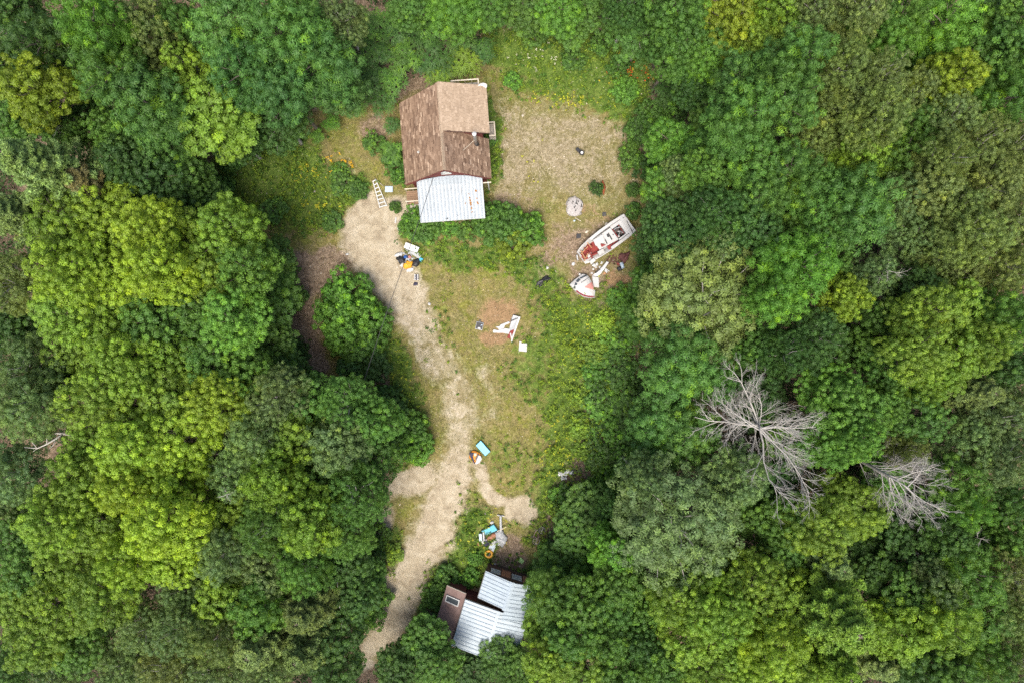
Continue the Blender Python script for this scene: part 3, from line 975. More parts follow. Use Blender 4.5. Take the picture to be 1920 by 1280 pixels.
SPEC = {
    # R crown radius, H height, Hc crown depth, nb boughs, br bough radius, np_ puffs per bough, cr puff radius, flat, nl leaves per puff, L, W leaf size
    'oak':   dict(R=2.8, H=12.0, Hc=5.0, nb=19, br=(0.62, 0.98), np_=9, cr=(0.22, 0.40), flat=0.80, nl=92, L=0.125, W=0.095, radial=0.3, droop=0.1, tilt=0.26, mat='leaf_oak', limbs=30, bark='bark'),
    'ash':   dict(R=2.9, H=12.0, Hc=5.6, nb=15, br=(0.75, 1.15), np_=8, cr=(0.32, 0.58), flat=0.60, nl=120, L=0.23, W=0.07, radial=1.1, droop=0.5, tilt=0.32, mat='leaf_ash', limbs=24, bark='bark'),
    'maple': dict(R=2.8, H=12.0, Hc=5.4, nb=20, br=(0.55, 0.95), np_=8, cr=(0.24, 0.46), flat=0.45, nl=84, L=0.17, W=0.12, radial=0.4, droop=0.25, tilt=0.40, mat='leaf_maple', limbs=28, bark='bark'),
    'fine':  dict(R=2.9, H=12.0, Hc=5.4, nb=24, br=(0.55, 0.90), np_=11, cr=(0.20, 0.36), flat=0.65, nl=74, L=0.15, W=0.065, radial=0.9, droop=0.45, tilt=0.42, mat='leaf_fine', limbs=34, bark='bark_pale'),
    'bush':  dict(R=1.2, H=1.9, Hc=1.75, nb=9, br=(0.30, 0.46), np_=8, cr=(0.13, 0.23), flat=0.70, nl=50, L=0.12, W=0.07, radial=0.6, droop=0.25, tilt=0.36, mat='leaf_plant', limbs=12, bark='bark'),
}


def make_crown(kind, seed):
    """crown of boughs, each bough a dome of leaf puffs, each puff a shell of leaves"""
    s = SPEC[kind]
    rg = np.random.default_rng(seed)
    R, H, Hc = s['R'], s['H'], s['Hc']
    zc = H - Hc * 0.58                       # widest level
    up_h, dn_h = H - zc, Hc - (H - zc)
    B, BR = [], []
    tries = 0
    while len(B) < s['nb'] and tries < 4000:
        tries += 1
        d = rg.normal(size=3)
        d /= np.linalg.norm(d)
        if d[2] < -0.35:
            continue
        b = rg.uniform(*s['br'])
        k = rg.uniform(0.80, 1.10)
        p = np.array([d[0] * (R - b * 0.85) * k, d[1] * (R - b * 0.85) * k, zc + (d[2] * (up_h - b * 0.5) if d[2] > 0 else d[2] * dn_h) * rg.uniform(0.72, 1.08)])
        if all(np.linalg.norm((p - q) * [1, 1, 0.6]) > 0.72 * (b + qb) for q, qb in zip(B, BR)):
            B.append(p)
            BR.append(b)
    C, CR, BI = [], [], []
    for bi, (bc, b) in enumerate(zip(B, BR)):
        bo = unit((bc - [0, 0, zc - dn_h]) * [1, 1, 0.6])
        loc = []
        tries = 0
        want = int(s['np_'] * (b / np.mean(s['br'])) ** 1.6 + 2)
        while len(loc) < want and tries < 300:
            tries += 1
            d = unit(rg.normal(size=3) + bo * 0.7 + [0, 0, 0.5])
            r = rg.uniform(*s['cr'])
            p = bc + d * b * np.array([1, 1, 0.62]) * rg.uniform(0.72, 1.08)
            if all(np.linalg.norm(p - q) > 0.78 * (r + qr) for q, qr in loc):
                loc.append((p, r))
        C += [q[0] for q in loc]
        CR += [q[1] for q in loc]
        BI += [bi] * len(loc)
    # a looser, lower layer that closes the crown from beneath
    for _ in range(int(len(C) * 0.38)):
        d = unit(rg.normal(size=3) * [1, 1, 0.5])
        f = math.sqrt(rg.random()) * 0.86
        C.append(np.array([d[0] * R * f, d[1] * R * f, zc + up_h * (0.45 - 0.6 * f) * rg.uniform(0.3, 1)]))
        CR.append(rg.uniform(*s['cr']) * 1.45)
        BI.append(0)
    C, CR, BI = np.array(C), np.array(CR), np.array(BI)
    n = len(C)
    outw = unit((C - np.array(B)[BI]) + unit(C - [0, 0, zc - dn_h]) * 0.3)
    cnt = np.maximum(10, s['nl'] * (CR / np.mean(s['cr'])) ** 1.8).astype(int)
    ci = np.repeat(np.arange(n), cnt)
    m = len(ci)
    d = unit(rg.normal(size=(m, 3)) + outw[ci] * 0.6 + np.array([0, 0, 0.6]))
    rad = CR[ci][:, None] * rg.uniform(0.72, 1.08, (m, 1))
    pos = C[ci] + d * rad * np.array([1, 1, s['flat']])
    nrm = d * 0.95 + rg.normal(size=(m, 3)) * s['tilt'] + np.array([0, 0, 0.25])
    hor = d * np.array([1, 1, 0.25])
    axis = hor * s['radial'] + rg.normal(size=(m, 3)) * max(0.3, 1.05 - s['radial'] * 0.65) + np.array([0, 0, -s['droop']])
    bv = rg.uniform(-0.10, 0.14, len(B))
    cv = rg.uniform(0.22, 0.55, n) + bv[BI]
    tipc = rg.random(n) < 0.15
    var = np.clip(cv[ci] + rg.normal(0.06, 0.13, m), 0, 1)
    var = np.where((d[:, 2] > 0.4) & tipc[ci], np.clip(var + 0.32, 0, 1), np.minimum(var, 0.86))
    V, F = leaf_quads(pos, nrm, axis, s['L'] * rg.uniform(0.7, 1.25, m), s['W'] * rg.uniform(0.75, 1.2, m))
    crown = np_mesh(kind + "_crown", V, F, M[s['mat']], {"var": np.repeat(var, 4)})
    # trunk and limbs
    mb = MB()
    rr = random.Random(seed)
    r0 = 0.17 if kind != 'bush' else 0.05
    lean = [rr.uniform(-0.25, 0.25) for _ in range(4)]
    tz = zc + up_h * 0.35
    tp = [Vector((lean[0] * t * 0.8 + lean[2] * t * t * 0.6, lean[1] * t * 0.8 + lean[3] * t * t * 0.6, -0.15 + (tz + 0.15) * t)) for t in (0, .06, .25, .5, .75, 1)]
    mb.tube(tp, [r0 * 1.6, r0 * 1.1, r0, r0 * .85, r0 * .6, r0 * .28], 8)
    order = list(range(n))
    rr.shuffle(order)
    for i in order[:s['limbs']]:
        c = Vector(C[i])
        t = min(0.98, max(0.3, (c.z / tz) * rr.uniform(0.72, 0.9)))
        k = t * 5
        a0 = max(0, min(4, int(t * 5)))
        ts = (0, .06, .25, .5, .75, 1)
        j = max(q for q in range(5) if ts[q] <= t)
        st = tp[j].lerp(tp[j + 1], (t - ts[j]) / (ts[j + 1] - ts[j]))
        L = (c - st).length
        m1 = st.lerp(c, 0.35) + Vector((rr.uniform(-.1, .1), rr.uniform(-.1, .1), 0.10)) * L * 0.6
        m2 = st.lerp(c, 0.7) + Vector((rr.uniform(-.1, .1), rr.uniform(-.1, .1), 0.05)) * L * 0.6
        rb = r0 * rr.uniform(0.22, 0.36)
        mb.tube([st, m1, m2, c + Vector((0, 0, CR[i] * s['flat'] * 0.5))], [rb, rb * .75, rb * .5, rb * .18], 5, cap=False)
    me = bpy.data.meshes.new(kind + "_trunk")
    me.from_pydata(mb.v, [], mb.f)
    me.polygons.foreach_set("use_smooth", np.ones(len(me.polygons), dtype=bool))
    me.update()
    me.materials.append(M[s['bark']])
    return crown, me


def make_pine(seed, brown=False):
    """white pine: whorls of limbs ending in brushes of needles"""
    rg = np.random.default_rng(seed)
    R, H = 2.8, 13.0
    mb = MB()
    mb.tube([(0, 0, -0.15), (0.05, 0, 0.6), (0.1, 0.05, 6), (0.05, 0.1, 10), (0, 0, 12.7)], [0.3, 0.22, 0.17, 0.1, 0.02], 8)
    P_, D_, S_ = [], [], []
    for lev in range(11):
        f = lev / 10
        z = 6.0 + 6.6 * f
        nb = int(rg.integers(6, 9)) if f < 0.85 else 5
        ln = R * (1.04 - 0.84 * f ** 1.35)
        a0 = rg.uniform(0, 6.28)
        for b in range(nb):
            a = a0 + 2 * math.pi * b / nb + rg.normal(0, 0.16)
            l = ln * rg.uniform(0.72, 1.1)
            hd = np.array([math.cos(a), math.sin(a), 0])
            rise = rg.uniform(0.06, 0.26)
            tip = np.array([0, 0, z]) + hd * l + [0, 0, l * rise]
            mid = np.array([0, 0, z]) + hd * l * 0.5 + [0, 0, l * rise * 0.25]
            mb.tube([(0, 0, z), mid, tip], [0.05, 0.03, 0.01], 5, cap=False)
            side = np.array([-hd[1], hd[0], 0])
            for t in np.arange(0.28, 1.03, 0.085):
                base = (1 - t) ** 2 * np.array([0, 0, z]) + 2 * t * (1 - t) * mid + t * t * tip
                k = 0.52 * (1.08 - t) + 0.10
                for sg in (-1, 0, 1):
                    for q in range(2):
                        e = base + side * sg * k * rg.uniform(0.45, 1.1) + hd * rg.uniform(0, 0.16) + [0, 0, rg.uniform(-.05, .16)]
                        P_.append(e)
                        D_.append(unit(hd * 0.8 + side * sg * 0.8 + np.array([0, 0, 0.45]) + rg.normal(size=3) * 0.2))
                        S_.append(rg.uniform(0.75, 1.15))
    P_, D_, S_ = np.array(P_), np.array(D_), np.array(S_)
    nn = 19
    ci = np.repeat(np.arange(len(P_)), nn)
    m = len(ci)
    dirn = unit(D_[ci] * 0.75 + rg.normal(size=(m, 3)) * 0.42)
    L = 0.24 * S_[ci] * rg.uniform(0.8, 1.2, m)
    pos = P_[ci] + dirn * (L * 0.4)[:, None]
    V, F = leaf_quads(pos, rg.normal(size=(m, 3)) + [0, 0, 0.9], dirn, L, 0.058)
    cv = rg.uniform(0.2, 0.75, len(P_))
    var = np.clip(cv[ci] + rg.normal(0.0, 0.13, m), 0, 1)
    crown = np_mesh("pine_crown", V, F, M['needle'], {"var": np.repeat(var, 4)})
    me = bpy.data.meshes.new("pine_trunk")
    me.from_pydata(mb.v, [], mb.f)
    me.update()
    me.materials.append(M['bark'])
    return crown, me


def make_sumac(seed):
    """sumac: bare forked stems, each ending in a rosette of drooping pinnate leaves"""
    rg = np.random.default_rng(seed)
    mb = MB()
    pos, nrm, axs, Ls, Ws, var = [], [], [], [], [], []
    H, R = 3.0, 1.35
    nt = 13
    for k in range(nt):
        r = R * math.sqrt((k + 0.5) / nt) * 0.92
        a = k * 2.4 + rg.normal(0, 0.25)
        top = np.array([r * math.cos(a), r * math.sin(a), H - 0.55 * (r / R) ** 2 + rg.normal(0, 0.14)])
        mb.tube([(0.05 * math.cos(a), 0.05 * math.sin(a), -0.1), (top[0] * 0.35, top[1] * 0.35, top[2] * 0.5), (top[0] * .9, top[1] * .9, top[2] * 0.86), tuple(top)], [0.035, 0.028, 0.02, 0.012], 5, cap=False)
        nf = int(rg.integers(8, 12))
        tv = rg.uniform(0.25, 0.7)
        for f in range(nf):
            fa = 2 * math.pi * f / nf + rg.normal(0, 0.15)
            hd = np.array([math.cos(fa), math.sin(fa), 0])
            sd = np.array([-hd[1], hd[0], 0])
            fl = rg.uniform(0.48, 0.76)
            rise = rg.uniform(0.1, 0.5)
            for j in range(8):
                t = 0.2 + 0.8 * j / 7
                z = rise * t * fl - 0.62 * fl * t * t
                pt = top + hd * fl * t + [0, 0, z]
                w = 0.15 * (1 - 0.5 * abs(t - 0.5))
                for sg in (-1, 1):
                    if j == 7 and sg > 0:
                        continue
                    ax = (hd * 0.45 + sd * sg * (0.95 if j < 7 else 0) + [0, 0, -0.3])
                    pos.append(pt + unit(ax) * w * 0.45)
                    nrm.append(np.array([0, 0, 1.0]) + hd * 0.35 * t + rg.normal(size=3) * 0.16)
                    axs.append(ax)
                    Ls.append(w)
                    Ws.append(0.075)
                    var.append(min(1, max(0, tv + rg.normal(0.05, 0.13) + (0.1 if f % 3 == 0 else 0))))
    V, F = leaf_quads(np.array(pos), np.array(nrm), np.array(axs), np.array(Ls), np.array(Ws))
    crown = np_mesh("sumac_crown", V, F, M['leaf_plant'], {"var": np.repeat(np.array(var), 4)})
    me = bpy.data.meshes.new("sumac_stem")
    me.from_pydata(mb.v, [], mb.f)
    me.update()
    me.materials.append(M['bark'])
    return crown, me


VARIANTS = {k: [make_crown(k, 100 * i + j) for j in range(c)] for i, (k, c) in enumerate((('oak', 4), ('ash', 4), ('maple', 4), ('fine', 3), ('bush', 4)))}
VARIANTS['pine'] = [make_pine(900), make_pine(901)]
VARIANTS['sumac'] = [make_sumac(950), make_sumac(951), make_sumac(952)]
DIM = {k: (SPEC[k]['R'], SPEC[k]['H']) for k in SPEC}
DIM['pine'] = (2.8, 13.0)
DIM['sumac'] = (1.75, 3.1)

CK = {  # leaf colours
    'lime': (0.212, 0.339, 0.032), 'yg': (0.149, 0.264, 0.034), 'gold': (0.170, 0.259, 0.027), 'mid': (0.083, 0.187, 0.036), 'dk': (0.051, 0.123, 0.029),
    'bl': (0.084, 0.198, 0.045), 'blk': (0.066, 0.163, 0.042), 'ol': (0.136, 0.200, 0.059), 'gr': (0.123, 0.206, 0.074), 'br': (0.102, 0.244, 0.038),
    'tan': (0.175, 0.176, 0.074), 'pin': (0.194, 0.298, 0.098),
}
CW = {'lime': 'lime-green', 'yg': 'yellow-green', 'gold': 'golden-green', 'mid': 'mid-green', 'dk': 'dark green', 'bl': 'blue-green', 'blk': 'deep blue-green', 'ol': 'olive',
      'gr': 'grey-green', 'br': 'bright green', 'tan': 'brownish', 'pin': 'pale green'}
SW = {'oak': 'puffy-crowned tree', 'ash': 'feathery tree', 'maple': 'leafy tree', 'fine': 'fine-leaved tree', 'pine': 'pine', 'bush': 'bush', 'sumac': 'sumac'}
NAMES = {'oak': 'oak_tree', 'ash': 'ash_tree', 'maple': 'maple_tree', 'fine': 'birch_tree', 'pine': 'pine_tree', 'bush': 'bush', 'sumac': 'sumac_shrub'}
CATS = {'bush': 'bush', 'sumac': 'shrub'}
GROUPS = {'oak': 'puffy-crowned trees of the wood', 'ash': 'feathery trees of the wood', 'maple': 'leafy trees of the wood', 'fine': 'fine-leaved trees of the wood',
          'pine': 'pines of the wood', 'bush': 'bushes around the clearing', 'sumac': 'sumac shrubs by the cabin'}
_tr = random.Random(77)
LABELS = {}


def plant(px, py, r, kind, ck, h, where):
    """one tree or bush: px,py,r = its crown in the photograph, h = height in metres"""
    R0, H0 = DIM[kind]
    if kind not in ('bush', 'sumac') and h > 8:
        h *= _tr.uniform(0.86, 1.16)
    ztop = h * 0.82
    c = P(px, py, ztop)
    rm = r / FPX * (CAM_H - ztop)
    label = CW[ck] + " " + SW[kind] + " " + where
    assert label not in LABELS, label
    LABELS[label] = 1
    t = empty(NAMES[kind], (c.x, c.y, 0), _tr.uniform(0, 6.28), label, CATS.get(kind, 'tree'), GROUPS[kind])
    s = rm / R0 * 1.03
    t.scale = (s * _tr.uniform(.95, 1.05), s * _tr.uniform(.95, 1.05), h / H0)
    cm, tm = VARIANTS[kind][_tr.randrange(len(VARIANTS[kind]))]
    o = link("crown", cm, t)
    k = _tr.uniform(0.88, 1.14)
    g = _tr.uniform(0.93, 1.07)
    b = CK[ck]
    o.color = (b[0] * k * g, b[1] * k, b[2] * k * _tr.uniform(0.9, 1.1), 1)
    link("trunk" if kind not in ('bush', 'sumac') else "stem", tm, t)
    return t


TREES = [
    # ---- top left corner and left edge
    (70, 75, 62, 'ash', 'dk', 11, "at the top left corner"),
    (15, 110, 46, 'maple', 'dk', 9, "at the left edge above the golden crown"),
    (60, 165, 70, 'maple', 'gold', 12, "between the left edge and a feathery column"),
    (20, 15, 45, 'maple', 'dk', 9, "cut by the top left frame corner"),
    (165, 40, 66, 'ash', 'br', 14, "at the top edge near the left corner"),
    (195, 130, 66, 'ash', 'mid', 13, "below the bright one near the top left"),
    (275, 50, 60, 'fine', 'ol', 11, "with pale branches at the top edge"),
    (285, 110, 46, 'fine', 'ol', 10, "with a white forked branch above a feathery crown"),
    (270, 195, 72, 'ash', 'bl', 13, "rounded, between golden and yellow-green crowns"),
    (345, 120, 44, 'maple', 'yg', 12, "narrow, tucked left of the huge feathery crown"),
    (400, 215, 78, 'maple', 'yg', 12, "overhanging the west yard's upper corner"),
    (330, 40, 44, 'ash', 'mid', 11, "between olive crowns and the huge feathery one"),
    (425, 45, 76, 'ash', 'bl', 14, "forming the west part of the big top cluster"),
    (530, 40, 74, 'ash', 'bl', 14, "at the top edge above the west yard"),
    (455, 130, 62, 'ash', 'blk', 13, "in the heart of the big top cluster"),
    (590, 110, 74, 'ash', 'blk', 13, "forming the east part of the big top cluster"),
    (525, 165, 60, 'ash', 'blk', 12, "at the lower rim of the big top cluster"),
    (630, 160, 52, 'ash', 'blk', 8, "next to the sumacs left of the cabin"),
    (515, 222, 60, 'fine', 'dk', 8, "shading the upper edge of the west yard"),
    (440, 262, 44, 'fine', 'dk', 7, "low at the west yard's upper rim"),
    (640, 35, 48, 'fine', 'gr', 11, "at the top edge left of the sumacs"),
    (210, 245, 46, 'maple', 'mid', 11, "right of a tangle of grey twigs"),
    (150, 248, 30, 'oak', 'mid', 10, "small, just above the dying pine"),
    (300, 278, 50, 'ash', 'bl', 10, "drooping over the dark left of the yard"),
    (235, 300, 56, 'maple', 'dk', 10, "shadowed, above the large lime crowns"),
    (285, 330, 56, 'maple', 'dk', 9, "shadowed, left of the west yard"),
    (350, 335, 48, 'maple', 'mid', 8, "at the west yard's left rim"),
    (330, 385, 48, 'maple', 'dk', 8, "behind the top of the lime crowns"),
    (390, 375, 40, 'maple', 'dk', 6, "low at the corner of the west yard"),
    (55, 305, 76, 'pine', 'pin', 15, "large, at the left edge"),
    (12, 400, 60, 'pine', 'pin', 14, "half cut by the left edge"),
    (85, 380, 52, 'pine', 'pin', 12, "small, below the large one by the left edge"),
    (165, 345, 62, 'pine', 'tan', 11, "dying back, above the lime crowns"),
    (105, 235, 40, 'maple', 'mid', 9, "behind the grey twigs at left"),
    (15, 228, 46, 'maple', 'mid', 9, "at the left edge between golden crown and large pine"),
    (165, 205, 32, 'maple', 'dk', 8, "in the cleft right of the golden crown"),
    (500, 1266, 46, 'fine', 'gr', 9, "on the bottom edge below the broad pine"),
    (1905, 105, 44, 'maple', 'mid', 11, "against the right edge, second from the top"),
    (1905, 345, 44, 'fine', 'ol', 11, "against the right edge in the olive mass"),
    (1905, 760, 44, 'fine', 'gr', 11, "against the right edge above the lower crowns"),
    (1800, 520, 48, 'fine', 'ol', 10, "just above the largest puffy group's right side"),
    # ---- left block of lime crowns
    (125, 430, 74, 'oak', 'yg', 13, "topmost left of the lime block"),
    (205, 410, 70, 'oak', 'lime', 13, "topmost of the lime block below the dying pine"),
    (280, 425, 66, 'oak', 'lime', 13, "at the top middle of the lime block"),
    (345, 445, 60, 'oak', 'yg', 12, "at the top right of the lime block"),
    (425, 430, 64, 'oak', 'yg', 11, "below the west yard's lower left corner"),
    (120, 510, 70, 'oak', 'lime', 13, "on the upper left flank of the lime block"),
    (210, 505, 74, 'oak', 'lime', 13, "above a black gap in the lime block"),
    (300, 505, 70, 'oak', 'lime', 13, "right of the black gap's upper rim"),
    (385, 505, 62, 'oak', 'yg', 12, "inner, left of the leaf-strewn clearing"),
    (460, 500, 60, 'maple', 'mid', 11, "facing the leaf-strewn clearing's upper end"),
    (500, 560, 58, 'maple', 'mid', 6, "facing the leaf-strewn clearing's middle"),
    (130, 590, 66, 'oak', 'yg', 12, "on the left flank below a pale trunk"),
    (205, 615, 60, 'oak', 'yg', 11, "directly below the black gap"),
    (285, 600, 64, 'maple', 'mid', 11, "right below the black gap"),
    (365, 585, 62, 'maple', 'mid', 11, "in the middle right of the left block"),
    (440, 600, 64, 'oak', 'br', 12, "brightest beside the leaf-strewn clearing"),
    (495, 640, 54, 'maple', 'mid', 6, "leaning toward the lower leaf-strewn clearing"),
    (140, 660, 62, 'oak', 'yg', 11, "right of the grey-green crown at left"),
    (225, 690, 66, 'oak', 'yg', 12, "near the centre of the left block"),
    (310, 670, 66, 'maple', 'yg', 11, "near the centre right of the left block"),
    (390, 675, 58, 'maple', 'mid', 10, "left of the dark pocket by the clearing"),
    (455, 705, 54, 'maple', 'mid', 10, "above the pale olive group"),
    (530, 700, 46, 'maple', 'dk', 6, "at the foot of the leaf-strewn clearing"),
    (515, 480, 38, 'maple', 'mid', 6, "low where the leaf-strewn clearing begins"),
    (165, 745, 60, 'oak', 'yg', 12, "above the twisted dead limb"),
    (250, 765, 66, 'oak', 'yg', 12, "right of the twisted dead limb's gap"),
    (330, 755, 64, 'oak', 'yg', 12, "left of a vivid lime crown"),
    (405, 755, 60, 'oak', 'lime', 13, "vivid, above the pale olive group"),
    (345, 820, 62, 'oak', 'lime', 13, "in the lower centre of the left block"),
    (250, 845, 68, 'oak', 'lime', 13, "lower left centre, very bright"),
    (165, 850, 62, 'oak', 'yg', 12, "right below the twisted dead limb"),
    (335, 885, 56, 'oak', 'lime', 13, "above a small dark hollow"),
    (240, 920, 60, 'oak', 'lime', 13, "left above a small dark hollow"),
    (140, 915, 66, 'oak', 'yg', 12, "on the lower left flank"),
    (105, 975, 62, 'oak', 'yg', 12, "near the left edge, below grey-green crowns"),
    (185, 985, 66, 'oak', 'yg', 12, "left of the most golden lime crown"),
    (310, 985, 74, 'oak', 'lime', 13, "below a small dark hollow, yellowest of all"),
    (330, 1045, 60, 'oak', 'lime', 12, "lowest of the vivid lime crowns"),
    (240, 1050, 62, 'oak', 'lime', 12, "lower left of the yellowest crown"),
    (40, 1000, 56, 'oak', 'mid', 11, "at the left edge low down"),
    (45, 1070, 58, 'oak', 'mid', 11, "at the left edge above the bottom corner"),
    (125, 1060, 64, 'oak', 'yg', 11, "in the lower left, second from the edge"),
    (30, 1140, 62, 'oak', 'yg', 11, "at the bottom left, cut by the edge"),
    (110, 1135, 62, 'oak', 'yg', 11, "near the bottom left corner"),
    (195, 1120, 62, 'oak', 'yg', 11, "lower left, beside a dark hollow"),
    (70, 1205, 56, 'oak', 'yg', 10, "nearest the bottom left corner"),
    (150, 1215, 52, 'oak', 'mid', 9, "along the bottom edge at left"),
    (25, 1255, 50, 'fine', 'dk', 8, "filling the bottom left frame corner"),
    (105, 1265, 46, 'fine', 'gr', 8, "on the bottom edge near the left corner"),
    # grey-green at the left edge
    (25, 530, 60, 'fine', 'ol', 11, "at the left edge beside a pale trunk"),
    (20, 620, 52, 'maple', 'dk', 9, "in shade at the left edge"),
    (45, 690, 64, 'fine', 'gr', 12, "upper of three at the left edge"),
    (45, 765, 66, 'fine', 'gr', 12, "above the twisted dead limb at left"),
    (25, 890, 58, 'fine', 'gr', 11, "below the twisted dead limb at the left edge"),
    (110, 700, 34, 'fine', 'dk', 9, "with grey twigs in the left block's gap"),
    (20, 955, 40, 'fine', 'gr', 9, "small, at the left edge low down"),
    # ---- pale olive group left of the track
    (520, 745, 58, 'fine', 'gr', 11, "upper left of the pale group by the track"),
    (585, 755, 58, 'maple', 'mid', 11, "below the end of the leaf-strewn clearing"),
    (650, 760, 56, 'fine', 'mid', 10, "beside the overhead wire's lower end"),
    (705, 790, 48, 'maple', 'mid', 9, "at the pale group's right rim by the track"),
    (480, 820, 62, 'fine', 'gr', 11, "left middle of the pale group"),
    (555, 825, 62, 'maple', 'yg', 12, "in the middle of the pale group"),
    (630, 835, 62, 'maple', 'gr', 12, "right middle of the pale group"),
    (690, 860, 54, 'maple', 'mid', 10, "bordering the track's widest sandy patch"),
    (440, 885, 58, 'fine', 'gr', 11, "next to bleached forked branches"),
    (510, 905, 62, 'maple', 'yg', 12, "between two bleached forked branches and the track"),
    (590, 905, 64, 'fine', 'mid', 12, "inner, level with the sandy patch"),
    (665, 930, 60, 'fine', 'mid', 11, "outer, level with the sandy patch"),
    (430, 960, 58, 'maple', 'yg', 11, "below the left bleached branch"),
    (505, 985, 62, 'fine', 'mid', 12, "inner, below the bleached branches"),
    (580, 985, 62, 'maple', 'yg', 12, "yellowish, in the lower pale group"),
    (645, 1000, 54, 'fine', 'mid', 10, "lower pale group, toward the track"),
    (420, 1040, 58, 'fine', 'gr', 11, "right of the lowest vivid lime crown"),
    (495, 1065, 62, 'fine', 'gr', 12, "in the lower wood, above grey pines"),
    (570, 1065, 58, 'fine', 'mid', 11, "left of the dashed wire"),
    (345, 1110, 56, 'fine', 'gr', 11, "below the yellowest lime crown"),
    (415, 1115, 58, 'maple', 'yg', 11, "in the lower wood left of the pines"),
    (270, 1180, 50, 'fine', 'gr', 10, "beside a dark hollow at the lower left"),
    (335, 1185, 56, 'fine', 'gr', 11, "low, third up from the bottom edge"),
    (405, 1195, 56, 'fine', 'ol', 11, "low, left of the first grey pine"),
    (480, 1140, 58, 'maple', 'mid', 11, "above the first grey pine"),
    (570, 1150, 62, 'pine', 'ol', 12, "upper of those left of the dashed wire"),
    (480, 1215, 66, 'pine', 'pin', 12, "broad, near the bottom edge"),
    (565, 1225, 56, 'pine', 'ol', 11, "near the bottom edge left of the track's mouth"),
    (230, 1250, 54, 'fine', 'gr', 10, "on the bottom edge below the lime crowns"),
    (310, 1255, 56, 'fine', 'ol', 10, "on the bottom edge, fourth from the left corner"),
    (395, 1265, 52, 'fine', 'gr', 10, "on the bottom edge left of the broad pine"),
    (650, 1065, 46, 'maple', 'dk', 8, "in shade right of the dashed wire's top"),
    (668, 1125, 44, 'maple', 'dk', 8, "in shade right of the dashed wire's foot"),
    (630, 1190, 48, 'maple', 'dk', 8, "in shade left of the track's lower end"),
    (690, 1080, 34, 'maple', 'mid', 6, "small, overhanging the track's left edge"),
    (625, 1255, 52, 'maple', 'dk', 8, "in shade on the bottom edge by the track"),
    # ---- top middle
    (765, 14, 44, 'maple', 'mid', 6, "at the top edge above the sumacs"),
    (850, 18, 50, 'ash', 'br', 7, "at the top edge above the cabin"),
    (915, 12, 40, 'ash', 'mid', 6, "at the top edge right of the cabin"),
    (985, 12, 46, 'maple', 'mid', 5, "at the top edge over the meadow's left end"),
    (1050, 18, 46, 'ash', 'br', 6, "at the top edge over the meadow's middle"),
    (1115, 16, 44, 'maple', 'mid', 5, "at the top edge over the meadow's right end"),
    (1070, 56, 32, 'maple', 'mid', 3.5, "low, overhanging the meadow's upper rim"),
    (1205, 55, 62, 'fine', 'bl', 7, "rounded, right of the meadow"),
    (1180, 10, 44, 'fine', 'dk', 9, "at the top edge right of the meadow"),
    (1275, 30, 58, 'maple', 'mid', 11, "at the top edge, two right of the meadow"),
    (1265, 95, 48, 'maple', 'mid', 9, "beside the flowering corner of the meadow"),
    (1330, 90, 46, 'maple', 'mid', 9, "in the upper right wood's left part"),
    (1310, 120, 42, 'ash', 'br', 9, "small, beside a black hollow near the meadow"),
    (1375, 40, 56, 'maple', 'gold', 11, "at the top edge right of centre"),
    (1430, 75, 48, 'maple', 'yg', 11, "left of the tall feathery upper right crown"),
    (1300, 165, 40, 'maple', 'dk', 7, "left of a black hollow near the meadow"),
    # ---- right block, upper
    (1455, 20, 50, 'maple', 'yg', 11, "on the top edge, right of the golden one"),
    (1525, 20, 58, 'fine', 'ol', 12, "on the top edge, left of the olive pair"),
    (1615, 18, 56, 'fine', 'ol', 12, "on the top edge above a bright feathery crown"),
    (1585, 60, 46, 'ash', 'br', 11, "above the broad olive crown"),
    (1665, 75, 46, 'ash', 'br', 12, "between broad olive and vivid crowns"),
    (1700, 25, 46, 'ash', 'mid', 11, "on the top edge left of the vivid one"),
    (1780, 45, 68, 'ash', 'br', 13, "vivid, at the top right"),
    (1850, 25, 52, 'maple', 'dk', 10, "on the top edge near the right corner"),
    (1900, 40, 50, 'maple', 'mid', 10, "in the top right frame corner"),
    (1500, 110, 62, 'ash', 'bl', 14, "upper part of the tall upper right pair"),
    (1480, 185, 64, 'ash', 'bl', 14, "lower part of the tall upper right pair"),
    (1395, 140, 50, 'ash', 'bl', 12, "left of the tall upper right pair"),
    (1400, 215, 66, 'ash', 'bl', 13, "beside a black hollow right of the clearing"),
    (1340, 225, 40, 'ash', 'mid', 9, "drooping by the clearing's right edge"),
    (1575, 130, 60, 'fine', 'ol', 13, "upper left of the broad olive group"),
    (1645, 145, 60, 'fine', 'ol', 13, "upper right of the broad olive group"),
    (1570, 205, 62, 'fine', 'ol', 13, "left of the broad olive group"),
    (1645, 215, 62, 'fine', 'ol', 13, "centre of the broad olive group"),
    (1530, 260, 50, 'fine', 'ol', 11, "lower left tip of the broad olive group"),
    (1715, 170, 46, 'fine', 'ol', 12, "right tip of the broad olive group"),
    (1790, 140, 56, 'maple', 'gold', 12, "with a reddish tinge, below the vivid one"),
    (1740, 120, 38, 'maple', 'mid', 10, "narrow, below the vivid top right one"),
    (1870, 100, 56, 'maple', 'mid', 12, "at the right edge near the top"),
    (1895, 175, 54, 'ash', 'mid', 12, "at the right edge, second down"),
    (1855, 150, 44, 'ash', 'mid', 11, "right of the reddish-tinged golden crown"),
    (1720, 235, 50, 'ash', 'mid', 12, "small, right of the broad olive group"),
    (1700, 290, 50, 'ash', 'mid', 12, "above the right block's dark hollow"),
    (1615, 285, 54, 'maple', 'yg', 11, "sparkling, below the broad olive group"),
    (1785, 220, 56, 'fine', 'gr', 12, "below the reddish-tinged crown"),
    (1840, 265, 66, 'fine', 'ol', 13, "large, in the upper right near the edge"),
    (1900, 280, 58, 'fine', 'ol', 12, "at the right edge, upper third"),
